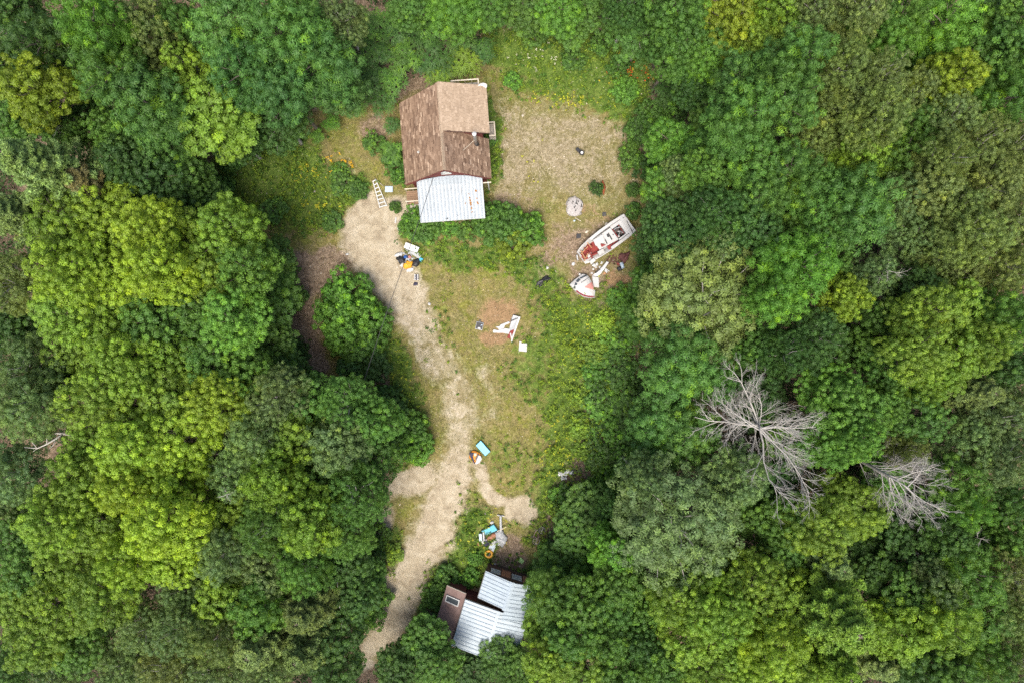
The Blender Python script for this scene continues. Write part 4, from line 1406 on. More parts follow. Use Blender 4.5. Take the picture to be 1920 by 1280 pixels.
    (1775, 300, 56, 'fine', 'ol', 12, "left of the large upper right olive one"),
    (1490, 320, 58, 'ash', 'bl', 13, "with bright tips, right of dark hollows"),
    (1545, 365, 56, 'ash', 'bl', 13, "left of the big bright-tipped crown"),
    (1610, 385, 74, 'ash', 'bl', 14, "big and bright-tipped, mid right"),
    (1550, 430, 52, 'ash', 'bl', 12, "below left of the big bright-tipped one"),
    (1695, 370, 52, 'fine', 'gr', 12, "right of the big bright-tipped one"),
    (1745, 350, 50, 'maple', 'ol', 12, "above the mid-right olive mass"),
    (1715, 440, 54, 'fine', 'gr', 11, "below right of the big bright-tipped one"),
    (1790, 390, 60, 'fine', 'ol', 12, "in the mid-right olive mass, left"),
    (1860, 350, 62, 'fine', 'ol', 12, "in the mid-right olive mass, top"),
    (1900, 420, 60, 'fine', 'ol', 12, "in the mid-right olive mass, at the edge"),
    (1830, 440, 62, 'fine', 'ol', 12, "in the mid-right olive mass, bottom"),
    (1770, 470, 54, 'fine', 'ol', 12, "above the largest puffy crowns at right"),
    (1895, 505, 54, 'fine', 'ol', 12, "at the right edge, mid height"),
    # ---- right of the clearing
    (1260, 265, 46, 'ash', 'br', 7, "near the clearing's upper right edge"),
    (1275, 330, 42, 'fine', 'gr', 8, "silvery, among the trees right of the fire pit"),
    (1245, 345, 40, 'ash', 'br', 7, "over the clearing edge right of the fire pit"),
    (1320, 320, 46, 'maple', 'mid', 9, "inner, right of the fire pit"),
    (1335, 275, 42, 'ash', 'bl', 10, "below a black hollow right of the meadow"),
    (1375, 345, 46, 'maple', 'yg', 9, "yellowish, between blue-green crowns"),
    (1425, 300, 54, 'ash', 'bl', 12, "below the one beside the black hollow"),
    (1430, 370, 50, 'ash', 'bl', 11, "mid right wood, left of dark hollows"),
    (1340, 400, 60, 'fine', 'dk', 10, "above the big round olive crown"),
    (1250, 410, 46, 'maple', 'dk', 8, "above the boat's stern"),
    (1270, 460, 54, 'fine', 'dk', 9, "right of the boat"),
    (1220, 455, 36, 'fine', 'dk', 6, "low, touching the boat's stern"),
    (1410, 430, 58, 'maple', 'dk', 10, "upper right of the big round olive crown"),
    (1345, 460, 44, 'fine', 'gr', 11, "on the upper rim of the round olive crown"),
    (1480, 430, 50, 'ash', 'mid', 11, "above the two bright feathery mid-right crowns"),
    (1500, 500, 70, 'ash', 'br', 14, "upper of two above the dark grey-green one"),
    (1460, 555, 56, 'ash', 'br', 13, "lower left of two above the dark one"),
    (1585, 555, 50, 'maple', 'gold', 11, "right beside the bright feathery pair"),
    (1560, 495, 40, 'maple', 'mid', 10, "between feathery crowns and open branches"),
    (1320, 570, 118, 'fine', 'ol', 12, "very broad and round with bare limbs showing"),
    (1225, 530, 40, 'ash', 'mid', 8, "low, below the boat wreck's stern side"),
    (1210, 600, 44, 'ash', 'mid', 7, "left of the very broad olive crown"),
    (1420, 650, 46, 'maple', 'mid', 10, "right below the very broad olive crown"),
    (1530, 635, 62, 'fine', 'dk', 11, "grey-tinged, above the larger bare tree"),
    (1475, 660, 50, 'fine', 'dk', 11, "just above the larger bare tree"),
    (1280, 680, 74, 'ash', 'bl', 11, "rounded, left above the larger bare tree"),
    (1340, 710, 46, 'ash', 'bl', 11, "touching the larger bare tree's upper left"),
    (1240, 790, 58, 'ash', 'bl', 9, "bordering the bright weeds on the right"),
    (1295, 815, 58, 'ash', 'bl', 11, "left of the larger bare tree"),
    (1240, 850, 44, 'ash', 'bl', 9, "right of the white heap"),
    (1640, 520, 46, 'fine', 'gr', 10, "with open branches, above the largest puffy crown"),
    (1715, 540, 50, 'fine', 'dk', 10, "shadowed, above the largest puffy crown"),
    (1670, 610, 60, 'oak', 'mid', 12, "left part of the largest puffy group"),
    (1740, 590, 62, 'oak', 'yg', 13, "top of the largest puffy group"),
    (1805, 580, 62, 'oak', 'yg', 13, "upper right of the largest puffy group"),
    (1720, 660, 60, 'oak', 'yg', 13, "lower left of the largest puffy group"),
    (1790, 655, 66, 'oak', 'yg', 13, "centre of the largest puffy group"),
    (1845, 640, 50, 'oak', 'yg', 12, "right rim of the largest puffy group"),
    (1745, 710, 50, 'oak', 'yg', 12, "bottom of the largest puffy group"),
    (1665, 690, 48, 'oak', 'mid', 10, "below the largest puffy group's left part"),
    (1620, 650, 40, 'maple', 'mid', 9, "between the dark crown and the puffy group"),
    (1895, 600, 54, 'ash', 'mid', 12, "at the right edge beside the puffy group"),
    (1895, 680, 48, 'maple', 'dk', 10, "at the right edge below a feathery one"),
    (1835, 735, 56, 'pine', 'ol', 10, "droopy, below the largest puffy group"),
    (1555, 725, 56, 'oak', 'br', 12, "right above the larger bare tree"),
    (1595, 770, 62, 'oak', 'br', 13, "between the two bare trees, upper"),
    (1560, 820, 58, 'oak', 'br', 12, "between the two bare trees, lower"),
    (1610, 825, 46, 'oak', 'br', 12, "hiding the smaller bare tree's foot"),
    (1660, 760, 46, 'maple', 'mid', 10, "above the smaller bare tree, left"),
    (1725, 780, 56, 'oak', 'mid', 11, "above the smaller bare tree, right"),
    (1700, 840, 40, 'fine', 'ol', 9, "seen through the smaller bare tree's twigs"),
    (1870, 790, 60, 'fine', 'gr', 12, "at the right edge above mid height of the lower half"),
    (1825, 830, 56, 'fine', 'gr', 11, "right of the smaller bare tree"),
    (1895, 860, 56, 'fine', 'gr', 12, "at the right edge level with the bare trees"),
    (1800, 905, 50, 'ash', 'mid', 12, "right of the smaller bare tree's tips"),
    (1825, 955, 40, 'ash', 'br', 12, "just below the smaller bare tree's tips"),
    (1890, 940, 46, 'maple', 'dk', 9, "in shade at the lower right edge"),
    (1750, 960, 50, 'maple', 'dk', 8, "beneath the smaller bare tree's tips"),
    (1450, 900, 54, 'maple', 'dk', 8, "beneath the larger bare tree's lower limb"),
    (1420, 750, 60, 'maple', 'dk', 7, "beneath the larger bare tree"),
    (1490, 830, 50, 'maple', 'mid', 8, "beneath the larger bare tree's right side"),
    (1665, 900, 50, 'maple', 'mid', 7, "beneath the smaller bare tree"),
    # ---- right block, lower
    (1270, 985, 122, 'fine', 'gr', 13, "broadest of the lower right, with limbs showing"),
    (1205, 895, 46, 'fine', 'gr', 11, "upper left of the broadest lower right crown"),
    (1390, 895, 60, 'fine', 'gr', 11, "upper right of the broadest lower right crown"),
    (1420, 970, 46, 'maple', 'mid', 10, "right of the broadest lower right crown"),
    (1480, 975, 58, 'oak', 'mid', 12, "left of three below the bare trees"),
    (1540, 990, 62, 'oak', 'yg', 12, "middle of three below the bare trees"),
    (1610, 960, 56, 'oak', 'yg', 11, "right of three below the bare trees"),
    (1560, 930, 46, 'oak', 'yg', 11, "between the bare trees' lowest twigs"),
    (1470, 1040, 50, 'maple', 'mid', 11, "above the lower right puffy group"),
    (1560, 1055, 50, 'pine', 'pin', 11, "small, at the tip of the broad yellow one"),
    (1665, 1005, 50, 'maple', 'dk', 9, "below the smaller bare tree in shade"),
    (1720, 1040, 54, 'fine', 'dk', 9, "in the dark stretch of the lower right"),
    (1785, 1000, 50, 'maple', 'dk', 9, "in the dark stretch, farther right"),
    (1845, 1015, 48, 'maple', 'dk', 8, "by a fallen pole near the right edge"),
    (1900, 1010, 44, 'maple', 'mid', 9, "at the right edge above the fallen pole"),
    (1630, 1060, 44, 'maple', 'dk', 9, "right of the small pine"),
    (1350, 1085, 60, 'oak', 'yg', 12, "topmost of the lower right puffy group"),
    (1415, 1085, 58, 'oak', 'yg', 12, "upper right of the lower right puffy group"),
    (1280, 1120, 60, 'oak', 'yg', 12, "left of the lower right puffy group"),
    (1350, 1150, 62, 'oak', 'yg', 12, "centre of the lower right puffy group"),
    (1425, 1150, 60, 'oak', 'yg', 12, "right centre of the lower right puffy group"),
    (1485, 1115, 52, 'oak', 'lime', 12, "right tip of the lower right puffy group"),
    (1290, 1195, 58, 'oak', 'yg', 11, "low left of the lower right puffy group"),
    (1370, 1215, 60, 'oak', 'yg', 11, "low middle of the lower right puffy group"),
    (1450, 1215, 62, 'oak', 'lime', 12, "low right of the lower right puffy group"),
    (1580, 1165, 88, 'pine', 'yg', 15, "broad, with feathered boughs, lower right"),
    (1570, 1250, 60, 'pine', 'yg', 13, "on the bottom edge below the broad feathered one"),
    (1690, 1115, 54, 'maple', 'mid', 11, "right of the broad feathered pine, upper"),
    (1690, 1180, 64, 'maple', 'yg', 12, "right of the broad feathered pine, lower"),
    (1755, 1110, 56, 'fine', 'gr', 11, "small-leaved patch in the lower right"),
    (1825, 1080, 60, 'ash', 'mid', 11, "lower right, left of drooping olive ones"),
    (1770, 1170, 62, 'ash', 'yg', 12, "lower right, second row from the bottom"),
    (1840, 1150, 60, 'ash', 'mid', 12, "lower right near the edge"),
    (1890, 1080, 54, 'fine', 'ol', 11, "at the lower right edge, upper"),
    (1895, 1160, 52, 'fine', 'ol', 11, "at the lower right edge, drooping"),
    (1900, 1235, 52, 'fine', 'ol', 11, "in the bottom right frame corner"),
    (1650, 1245, 48, 'pine', 'pin', 10, "small, on the bottom edge at right"),
    (1720, 1250, 54, 'ash', 'dk', 9, "on the bottom edge in a dark hollow"),
    (1785, 1250, 52, 'maple', 'mid', 10, "on the bottom edge right of a dark hollow"),
    (1850, 1235, 50, 'ash', 'mid', 11, "on the bottom edge left of the last corner tree"),
    (1500, 1265, 46, 'oak', 'yg', 11, "on the bottom edge left of feathered boughs"),
    (1410, 1270, 48, 'oak', 'yg', 11, "on the bottom edge below the puffy group"),
    (1325, 1265, 50, 'oak', 'yg', 11, "on the bottom edge, second right of dark gaps"),
    (1240, 1250, 50, 'maple', 'mid', 10, "on the bottom edge right of centre"),
    # ---- between the shed and the right block
    (1080, 985, 42, 'maple', 'mid', 4.6, "overhanging the bicycle"),
    (1110, 960, 48, 'maple', 'mid', 4.6, "below the white heap"),
    (1160, 960, 42, 'fine', 'dk', 8, "shadowed, left of the broadest grey-green crown"),
    (1095, 1020, 50, 'maple', 'mid', 4.6, "right of the bicycle, inner"),
    (1150, 1030, 48, 'maple', 'br', 9, "left below the broadest grey-green crown"),
    (1050, 1065, 44, 'ash', 'mid', 4.6, "right of the light green mat"),
    (1100, 1080, 52, 'ash', 'br', 4.6, "three crowns right of the shed"),
    (1165, 1090, 50, 'maple', 'mid', 9, "above a dark cleft right of the shed"),
    (1030, 1120, 48, 'ash', 'mid', 8, "touching the shed's right roof edge"),
    (1085, 1140, 54, 'maple', 'mid', 9, "second right of the shed"),
    (1150, 1140, 52, 'ash', 'mid', 10, "third right of the shed"),
    (1024, 1178, 46, 'maple', 'yg', 6, "covering the shed's right lower corner"),
    (1075, 1200, 52, 'maple', 'mid', 9, "lower right of the shed"),
    (1145, 1200, 50, 'maple', 'mid', 9, "beside dark gaps right of the shed"),
    (1205, 1150, 46, 'maple', 'mid', 10, "left of the lower right puffy group"),
    (1210, 1205, 46, 'maple', 'dk', 9, "shadowed, left of low puffy crowns"),
    (1030, 1245, 48, 'maple', 'yg', 9, "on the bottom edge right of the shed"),
    (1100, 1255, 50, 'oak', 'yg', 10, "on the bottom edge at centre right"),
    (1170, 1262, 48, 'maple', 'mid', 9, "on the bottom edge, third right of the shed"),
    (938, 1238, 44, 'fine', 'mid', 4.2, "feathered, covering the shed's lower eave"),
    (880, 1266, 40, 'maple', 'dk', 4, "on the bottom edge below the shed"),
    (975, 1262, 44, 'fine', 'mid', 5, "on the bottom edge below the shed's right end"),
    (800, 1200, 44, 'maple', 'mid', 6, "left of the shed's lower corner"),
    (820, 1250, 46, 'maple', 'mid', 7, "on the bottom edge left of the shed"),
    (745, 1255, 44, 'maple', 'dk', 6, "on the bottom edge beside the track's mouth"),
    (770, 1225, 34, 'maple', 'mid', 5, "right beside the track's lower bend"),
]
for t in TREES:
    plant(*t)

BUSHES = [
    # island thicket left of the track
    (645, 545, 48, 'bush', 'br', 3.2, "at the top of the island thicket"),
    (630, 590, 44, 'bush', 'br', 3.4, "on the island thicket's left side"),
    (675, 585, 46, 'bush', 'br', 3.8, "crowning the island thicket"),
    (650, 620, 46, 'bush', 'br', 3.6, "in the island thicket's lower middle"),
    (690, 620, 38, 'bush', 'mid', 3.0, "on the island thicket's right side"),
    (672, 660, 42, 'bush', 'mid', 2.8, "below the island thicket, under the wire"),
    (695, 685, 34, 'bush', 'dk', 2.5, "at the thicket's tail under the wire"),
    (660, 690, 34, 'bush', 'dk', 2.4, "at the thicket's tail beside leaf litter"),
    (635, 640, 30, 'bush', 'br', 2.4, "at the thicket's lower left corner"),
    (735, 770, 34, 'bush', 'dk', 2.6, "upper of three left of the track"),
    (765, 805, 38, 'bush', 'mid', 2.8, "middle of three left of the track"),
    (775, 840, 34, 'bush', 'br', 2.4, "lowest of three left of the track"),
    (745, 825, 32, 'bush', 'dk', 2.5, "leaning over leaf litter left of the track"),
    (720, 745, 28, 'bush', 'dk', 2.2, "near the end of the overhead wire"),
    # along the porch and cabin
    (780, 405, 26, 'bush', 'mid', 1.5, "left of the porch front"),
    (795, 430, 30, 'bush', 'mid', 1.6, "at the porch's left front corner"),
    (765, 425, 22, 'bush', 'br', 1.2, "beside the driveway's top end"),
    (838, 426, 20, 'bush', 'br', 1.1, "small, in front of the porch"),
    (875, 428, 22, 'bush', 'mid', 1.3, "in front of the porch's right half"),
    (915, 400, 34, 'bush', 'mid', 2.2, "at the porch's right front corner"),
    (950, 415, 40, 'bush', 'mid', 2.5, "largest, right of the porch"),
    (990, 425, 36, 'bush', 'br', 2.2, "round, far right of the porch"),
    (965, 452, 36, 'bush', 'gold', 1.9, "yellowing, front of the porch-side clump"),
    (918, 430, 30, 'bush', 'mid', 1.8, "front left of the porch-side clump"),
    (740, 300, 30, 'bush', 'mid', 1.9, "against the cabin's west wall, middle"),
    (750, 328, 20, 'bush', 'mid', 1.4, "between the ladder and the cabin"),
    (740, 388, 12, 'bush', 'mid', 0.9, "beside the porch landing"),
    (920, 260, 14, 'bush', 'mid', 1.0, "against the cabin's east wall"),
    (926, 305, 16, 'bush', 'yg', 1.0, "by the cabin's east corner"),
    (640, 345, 26, 'bush', 'mid', 1.0, "with yellow flowers in the west yard"),
    (635, 320, 18, 'bush', 'mid', 0.9, "small, above the flowering one in the yard"),
    (672, 356, 18, 'bush', 'mid', 1.0, "left of the ladder"),
    (430, 300, 26, 'bush', 'mid', 1.2, "at the west yard's left side"),
    (410, 350, 30, 'bush', 'mid', 1.6, "at the west yard's lower left side"),
    (510, 395, 26, 'bush', 'mid', 1.1, "at the bottom of the west yard"),
    (620, 415, 20, 'bush', 'mid', 0.9, "beside the driveway's upper left edge"),
    (700, 265, 22, 'bush', 'mid', 1.2, "below the sumacs west of the cabin"),
    # fire pit yard
    (1120, 352, 14, 'bush', 'dk', 0.9, "alone above the fire pit's right"),
    (1188, 355, 15, 'bush', 'mid', 0.9, "small, at the yard's right edge"),
    (1190, 395, 16, 'bush', 'mid', 0.9, "small, above the boat's stern"),
    (1185, 290, 26, 'bush', 'mid', 1.6, "bulging into the yard's right edge"),
    (1215, 310, 26, 'bush', 'dk', 1.8, "behind the yard's right edge"),
    (1200, 240, 28, 'bush', 'mid', 1.8, "upper right of the gravel yard"),
    (1230, 215, 36, 'bush', 'mid', 2.4, "broad, between meadow and feathery trees"),
    (1175, 165, 26, 'bush', 'br', 1.4, "in the meadow's right corner"),
    (1260, 205, 30, 'bush', 'mid', 2.2, "right of the meadow's corner"),
    (1075, 110, 24, 'bush', 'mid', 1.2, "in the middle of the meadow"),
    (1000, 60, 24, 'bush', 'mid', 1.3, "at the meadow's upper left"),
    (1130, 80, 24, 'bush', 'mid', 1.3, "at the meadow's upper right"),
    (960, 150, 18, 'bush', 'br', 0.9, "small, at the meadow's lower left"),
    (1160, 120, 22, 'bush', 'mid', 1.2, "beside red flowers in the meadow"),
    # right side strip of shrubs
    (1215, 500, 26, 'bush', 'mid', 1.8, "right of the boat debris"),
    (1165, 560, 26, 'bush', 'br', 0.91, "below the boat's bow piece"),
    (1130, 610, 24, 'bush', 'lime', 0.77, "yellowish, in the upper weed strip"),
    (1160, 640, 32, 'bush', 'br', 1.26, "right in the upper weed strip"),
    (1185, 575, 30, 'bush', 'br', 1.26, "under the trees right of the bow piece"),
    (1115, 660, 28, 'bush', 'yg', 0.98, "in the middle weed strip, left"),
    (1165, 690, 36, 'bush', 'mid', 1.54, "in the middle weed strip, right"),
    (1120, 705, 32, 'bush', 'br', 1.26, "centre of the weed strip"),
    (1180, 745, 38, 'bush', 'mid', 1.82, "dim, beside the lower feathery trees"),
    (1130, 760, 36, 'bush', 'br', 1.4, "in the lower weed strip, upper"),
    (1085, 745, 20, 'bush', 'yg', 0.91, "at the clearing edge of the weed strip"),
    (1090, 800, 24, 'bush', 'yg', 1.05, "lower clearing edge of the weed strip"),
    (1145, 815, 36, 'bush', 'br', 1.54, "in the lower weed strip, lower"),
    (1190, 810, 34, 'bush', 'mid', 1.68, "deep in the lower weed strip"),
    (1095, 845, 20, 'bush', 'yg', 0.91, "just above the white heap"),
    (1130, 870, 30, 'bush', 'br', 1.33, "right above the white heap"),
    (1180, 865, 34, 'bush', 'br', 1.82, "farther right of the white heap"),
    (1116, 925, 28, 'bush', 'mid', 2.2, "right below the white heap"),
    (1058, 935, 26, 'bush', 'br', 1.6, "left below the white heap"),
    (1145, 915, 34, 'bush', 'br', 2.8, "bright, two right of the white heap"),
    (1042, 950, 20, 'bush', 'yg', 1.2, "above the bicycle"),
    (1028, 1032, 20, 'bush', 'br', 1.1, "below the bicycle"),
    (1012, 1070, 18, 'bush', 'mid', 1.0, "right of the light green mat, low"),
    # round the shed
    (890, 1048, 15, 'bush', 'br', 0.8, "between the junk heap and the shed"),
    (880, 1085, 20, 'bush', 'br', 1.0, "in the nook of the shed walls"),
    (835, 1085, 24, 'bush', 'mid', 1.3, "above the shed's lean-to"),
    (815, 1120, 28, 'bush', 'mid', 1.6, "left of the lean-to, upper"),
    (805, 1160, 30, 'bush', 'mid', 2.0, "left of the lean-to, lower"),
    (845, 1195, 24, 'bush', 'dk', 1.8, "at the lean-to's lower corner"),
    (735, 1040, 20, 'bush', 'yg', 0.9, "yellow-tinged, left of the lower track"),
    (705, 1010, 26, 'bush', 'mid', 1.6, "left of the lower track, upper"),
    (700, 1060, 26, 'bush', 'dk', 1.8, "left of the lower track, middle"),
    (712, 1120, 26, 'bush', 'mid', 1.6, "left of the lower track, lower"),
    (695, 1165, 24, 'bush', 'mid', 1.6, "left of the track's lowest bend"),
    (530, 510, 26, 'bush', 'mid', 1.8, "where wood meets the leaf-strewn clearing"),
    (552, 560, 24, 'bush', 'mid', 1.8, "left edge of the leaf-strewn clearing"),
    (550, 660, 26, 'bush', 'dk', 2.0, "lower left edge of the leaf-strewn clearing"),
    (575, 715, 26, 'bush', 'dk', 1.8, "bottom of the leaf-strewn clearing"),
    # sumac stand behind the cabin
    (700, 50, 40, 'sumac', 'mid', 3.2, "at the stand's upper left"),
    (755, 60, 40, 'sumac', 'dk', 3.4, "at the stand's top centre"),
    (810, 60, 40, 'sumac', 'mid', 3.2, "at the stand's upper right"),
    (700, 105, 38, 'sumac', 'dk', 3.4, "left of the stand's middle"),
    (755, 110, 40, 'sumac', 'mid', 3.5, "in the stand's middle"),
    (810, 110, 40, 'sumac', 'dk', 3.3, "behind the cabin's ridge"),
    (860, 75, 38, 'sumac', 'mid', 3.0, "upper one behind the tan dormer"),
    (865, 118, 38, 'sumac', 'yg', 2.8, "yellowish, behind the tan dormer"),
    (820, 140, 30, 'sumac', 'yg', 2.5, "yellowish, close behind the ridge"),
    (690, 150, 36, 'sumac', 'dk', 3.2, "left, level with the cabin's back wall"),
    (735, 150, 32, 'sumac', 'mid', 3.0, "by the cabin's back left corner"),
    (715, 190, 32, 'sumac', 'dk', 2.6, "low, left of the cabin's back corner"),
    (665, 195, 28, 'sumac', 'mid', 2.4, "at the stand's lower left end"),
    (905, 95, 28, 'sumac', 'dk', 2.4, "right end of the stand behind the dish"),
    (735, 285, 26, 'sumac', 'mid', 2.2, "against the cabin's west wall"),
    (735, 235, 20, 'sumac', 'dk', 1.6, "small, by the cabin's upper west wall"),
    (620, 230, 20, 'sumac', 'br', 1.4, "small, at the west yard's upper rim"),
    (595, 255, 16, 'sumac', 'br', 1.1, "tiny, in the west yard"),
    (500, 255, 24, 'sumac', 'dk', 1.8, "shaded, below the big top cluster"),
    (1250, 175, 30, 'sumac', 'dk', 2.4, "by the meadow's right edge"),
]
for t in BUSHES:
    plant(*t)

# ------------------------------------------------------------------ bare and dead trees
def bare_tree(name, label, base, top, spread, seed, n_limb=22, r0=0.2, mat='bark_dead', twig_max=5200, start=0.45, group="dead bare trees", fan=None, depth=3, extra=()):
    """leafless tree: a trunk from base to top, limbs forking down to fine twigs"""
    rg = random.Random(seed)
    root = empty(name, base, 0, label, "dead tree", group)
    b, t = Vector((0, 0, -0.1)), Vector(top) - Vector(base)
    pts = [b.lerp(t, k) + Vector((rg.uniform(-.12, .12), rg.uniform(-.12, .12), 0)) * (0 if k in (0, 1) else 1) for k in (0, .2, .4, .6, .8, 1)]
    MB().tube(pts, [r0 * 1.3, r0, r0 * .85, r0 * .65, r0 * .4, r0 * .12], 8).build("trunk", M[mat], root, smooth=True)
    limbs, twigs = MB(), MB()

    def grow(p, d, L, r, lev):
        n = 4
        pp, q, dd = [p], p, d.copy()
        for i in range(n):
            dd = (dd + Vector((rg.gauss(0, .16), rg.gauss(0, .16), rg.gauss(0.05, .10)))).normalized()
            q = q + dd * L / n
            pp.append(q)
        rr = [r * (1 - 0.82 * i / n) + 0.0025 for i in range(n + 1)]
        (limbs if lev == 0 else twigs).tube(pp, rr, 5 if lev == 0 else (4 if lev == 1 else 3), cap=False)
        if lev >= depth:
            return
        for k in range((9, 6, 4)[lev] if lev < 3 else 0):
            f = rg.uniform(0.22, 1.0)
            i = min(n - 1, int(f * n))
            s = pp[i].lerp(pp[i + 1], f * n - i)
            ax = (pp[i + 1] - pp[i]).normalized()
            sd = ax.cross(Vector((rg.gauss(0, .5), rg.gauss(0, .5), 1))).normalized()
            nd_ = (ax * rg.uniform(.6, 1.1) + sd * rg.choice((-1, 1)) * rg.uniform(.35, .8) + Vector((0, 0, rg.uniform(-.15, .25)))).normalized()
            grow(s, nd_, L * rg.uniform(.28, .52) * (1.15 - 0.4 * f), r * 0.42 * (1.1 - 0.5 * f), lev + 1)

    for k in range(n_limb):
        f = start + (1 - start) * (k + rg.random()) / n_limb
        i = min(4, int(f * 5))
        s = pts[i].lerp(pts[i + 1], f * 5 - i)
        a = k * 2.4 + rg.gauss(0, .3)
        if fan is not None:
            a = R_(fan) + rg.uniform(-1.5, 1.5)
        d = Vector((math.cos(a), math.sin(a), rg.uniform(0.1, 0.5))).normalized()
        grow(s, d, spread * rg.uniform(.6, 1.05) * (1.1 - 0.45 * f), r0 * rg.uniform(.15, .26), 0)
    for (f, tgt) in extra:
        i = min(4, int(f * 5))
        s = pts[i].lerp(pts[i + 1], f * 5 - i)
        v = Vector(tgt) - Vector(base) - s
        grow(s, v.normalized(), v.length, r0 * .42, 0)
    limbs.build("limbs", M[mat], root, smooth=True)
    twigs.build("twigs", M[mat], root)["kind"] = "stuff"
    return root


bare_tree("dead_tree", "larger bare grey tree with spreading twigs right of the lower clearing", P(1405, 762, 0) * 1.0, P(1425, 808, 12.0), 5.6, 5, 19, 0.2, start=0.55, extra=((.8, P(1455, 945, 11.5)), (.85, P(1525, 920, 12.0)), (.8, P(1300, 765, 11.0)), (.8, P(1415, 680, 11.5)), (.9, P(1530, 780, 12.0))))
bare_tree("dead_tree", "smaller bare grey tree with leaning trunk and twigs fanning right", P(1530, 812, 0), P(1705, 915, 13.0), 4.3, 9, 20, 0.2, start=0.5, fan=-20)
bare_tree("dead_sapling", "brown leafless sapling at the left edge near the top corner", P(20, 68, 0), P(6, 62, 8.5), 1.5, 21, 9, 0.08, 'bark_pale', depth=2)
bare_tree("dead_sapling", "tangle of grey twigs between golden crown and dying pine", P(135, 230, 0), P(112, 218, 9.0), 2.2, 23, 12, 0.09, 'bark_pale', depth=2)
bare_tree("dead_sapling", "twiggy grey thicket in the gap beside the left edge crowns", P(130, 722, 0), P(108, 728, 9.0), 1.7, 25, 9, 0.08, 'bark_pale', depth=2)
bare_tree("dead_sapling", "bleached forked dead branch, left of a pair among pale crowns", P(450, 915, 0), P(424, 926, 11.8), 0.9, 27, 6, 0.09, 'bark_dead', start=0.9, depth=1)
bare_tree("dead_sapling", "bleached forked dead branch, right of a pair among pale crowns", P(515, 905, 0), P(490, 920, 12.3), 0.8, 29, 6, 0.09, 'bark_dead', start=0.9, depth=1)
bare_tree("dead_sapling", "open pale branches rising above the largest puffy crowns", P(1620, 520, 0), P(1668, 508, 11.5), 1.8, 31, 9, 0.09, 'bark_pale', start=.7, depth=1)
bare_tree("dead_sapling", "grey twigs in shade at the lower right edge", P(1760, 985, 0), P(1840, 1010, 9.8), 1.6, 33, 8, 0.09, 'bark_pale', start=.6, depth=1)

# twisted dead limb in the dark gap at left
lr = empty("dead_snag", P(150, 800, 0), 0, "twisted bleached dead limb in the dark gap at the left edge", "dead tree")
o0 = P(150, 800, 0)
Q = lambda x, y, z: P(x, y, z) - o0
MB().tube([Vector((0, 0, -.1)), Q(146, 806, 6.0), Q(134, 814, 8.2), Q(118, 812, 9.0), Q(92, 811, 9.4)], [.17, .15, .12, .09, .05], 7).build("trunk", M['bark_dead'], lr, smooth=True)
for pts, r in (([(118, 812, 9.0), (105, 822, 9.3), (88, 832, 9.4), (70, 840, 9.3), (46, 838, 9.3)], .075), ([(92, 811, 9.4), (74, 809, 9.5), (56, 812, 9.6), (46, 822, 9.5)], .05), ([(88, 832, 9.4), (88, 820, 9.7), (96, 806, 9.9)], .045),
               ([(70, 840, 9.3), (60, 828, 9.5), (58, 820, 9.6)], .035), ([(70, 840, 9.3), (62, 846, 9.4)], .03), ([(105, 822, 9.3), (100, 834, 9.5), (92, 841, 9.4)], .035)):
    MB().tube([Q(*p) for p in pts], [r * (1 - .6 * i / (len(pts) - 1)) for i in range(len(pts))], 6).build("limb", M['bark_dead'], lr, smooth=True)

# fallen pale pole and trunks seen between crowns
for k, (a, b_, r, lab) in enumerate([((1775, 990, 5.5), (1885, 1062, 6.5), .07, "leaning grey pole lying through crowns at the lower right"),
                                     ((40, 520, 8.5), (80, 560, 5.0), .09, "pale birch trunk slanting by the left edge")]):
    fo = empty("leaning_trunk", P(*b_[:2], 0), 0, lab, "dead tree")
    o1 = P(*b_[:2], 0)
    MB().tube([P(*a) - o1, (P(*a) + P(*b_)) / 2 - o1 + Vector((.1, 0, .1)), P(*b_) - o1, Vector((0.2, 0.2, -.1))], [r * .4, r * .8, r, r * 1.3], 7).build("trunk", M['bark_dead' if k == 0 else 'bark_pale'], fo, smooth=True)
    MB().tube([(P(*a) + P(*b_)) / 2 - o1, (P(*a) + P(*b_)) / 2 - o1 + Vector((.8, .5, .5))], [r * .5, r * .15], 5).build("limb", M['bark_dead' if k == 0 else 'bark_pale'], fo)

# ------------------------------------------------------------------ wreck, junk and yard things
M['gel'] = plain("white_gelcoat", (0.40, 0.40, 0.388), 0.35, dirt=0.45, scale=3, dcol=(0.40, 0.36, 0.30))
M['maroon'] = plain("maroon_paint", (0.17, 0.018, 0.03), 0.4, dirt=0.3, scale=5)
M['red_in'] = plain("red_lining", (0.22, 0.03, 0.025), 0.8, dirt=0.6, scale=4, dcol=(0.08, 0.02, 0.015))
M['pink'] = plain("faded_red_carpet", (0.45, 0.20, 0.17), 0.9, dirt=0.3, scale=5)
M['orange_wood'] = plain("bare_plywood", (0.40, 0.21, 0.10), 0.85, dirt=0.5, scale=6)
M['engine'] = plain("engine_grime", (0.05, 0.045, 0.042), 0.6, 0.3, dirt=0.6, scale=8, dcol=(0.11, 0.05, 0.03))
M['blue_foam'] = plain("blue_foam", (0.20, 0.52, 0.68), 0.6, dirt=0.15, scale=6)
M['teal'] = plain("teal_board", (0.045, 0.33, 0.44), 0.5, dirt=0.25, scale=5)
M['teal_dark'] = plain("teal_edge", (0.012, 0.10, 0.11), 0.6, dirt=0.3)
M['grey_plastic'] = plain("grey_plastic", (0.33, 0.34, 0.34), 0.5, dirt=0.35, scale=6)
M['blue_grey'] = plain("blue_grey_panel", (0.36, 0.44, 0.50), 0.45, dirt=0.3, scale=5)
M['yellow'] = plain("orange_yellow_plastic", (0.62, 0.30, 0.02), 0.4, dirt=0.25, scale=7)
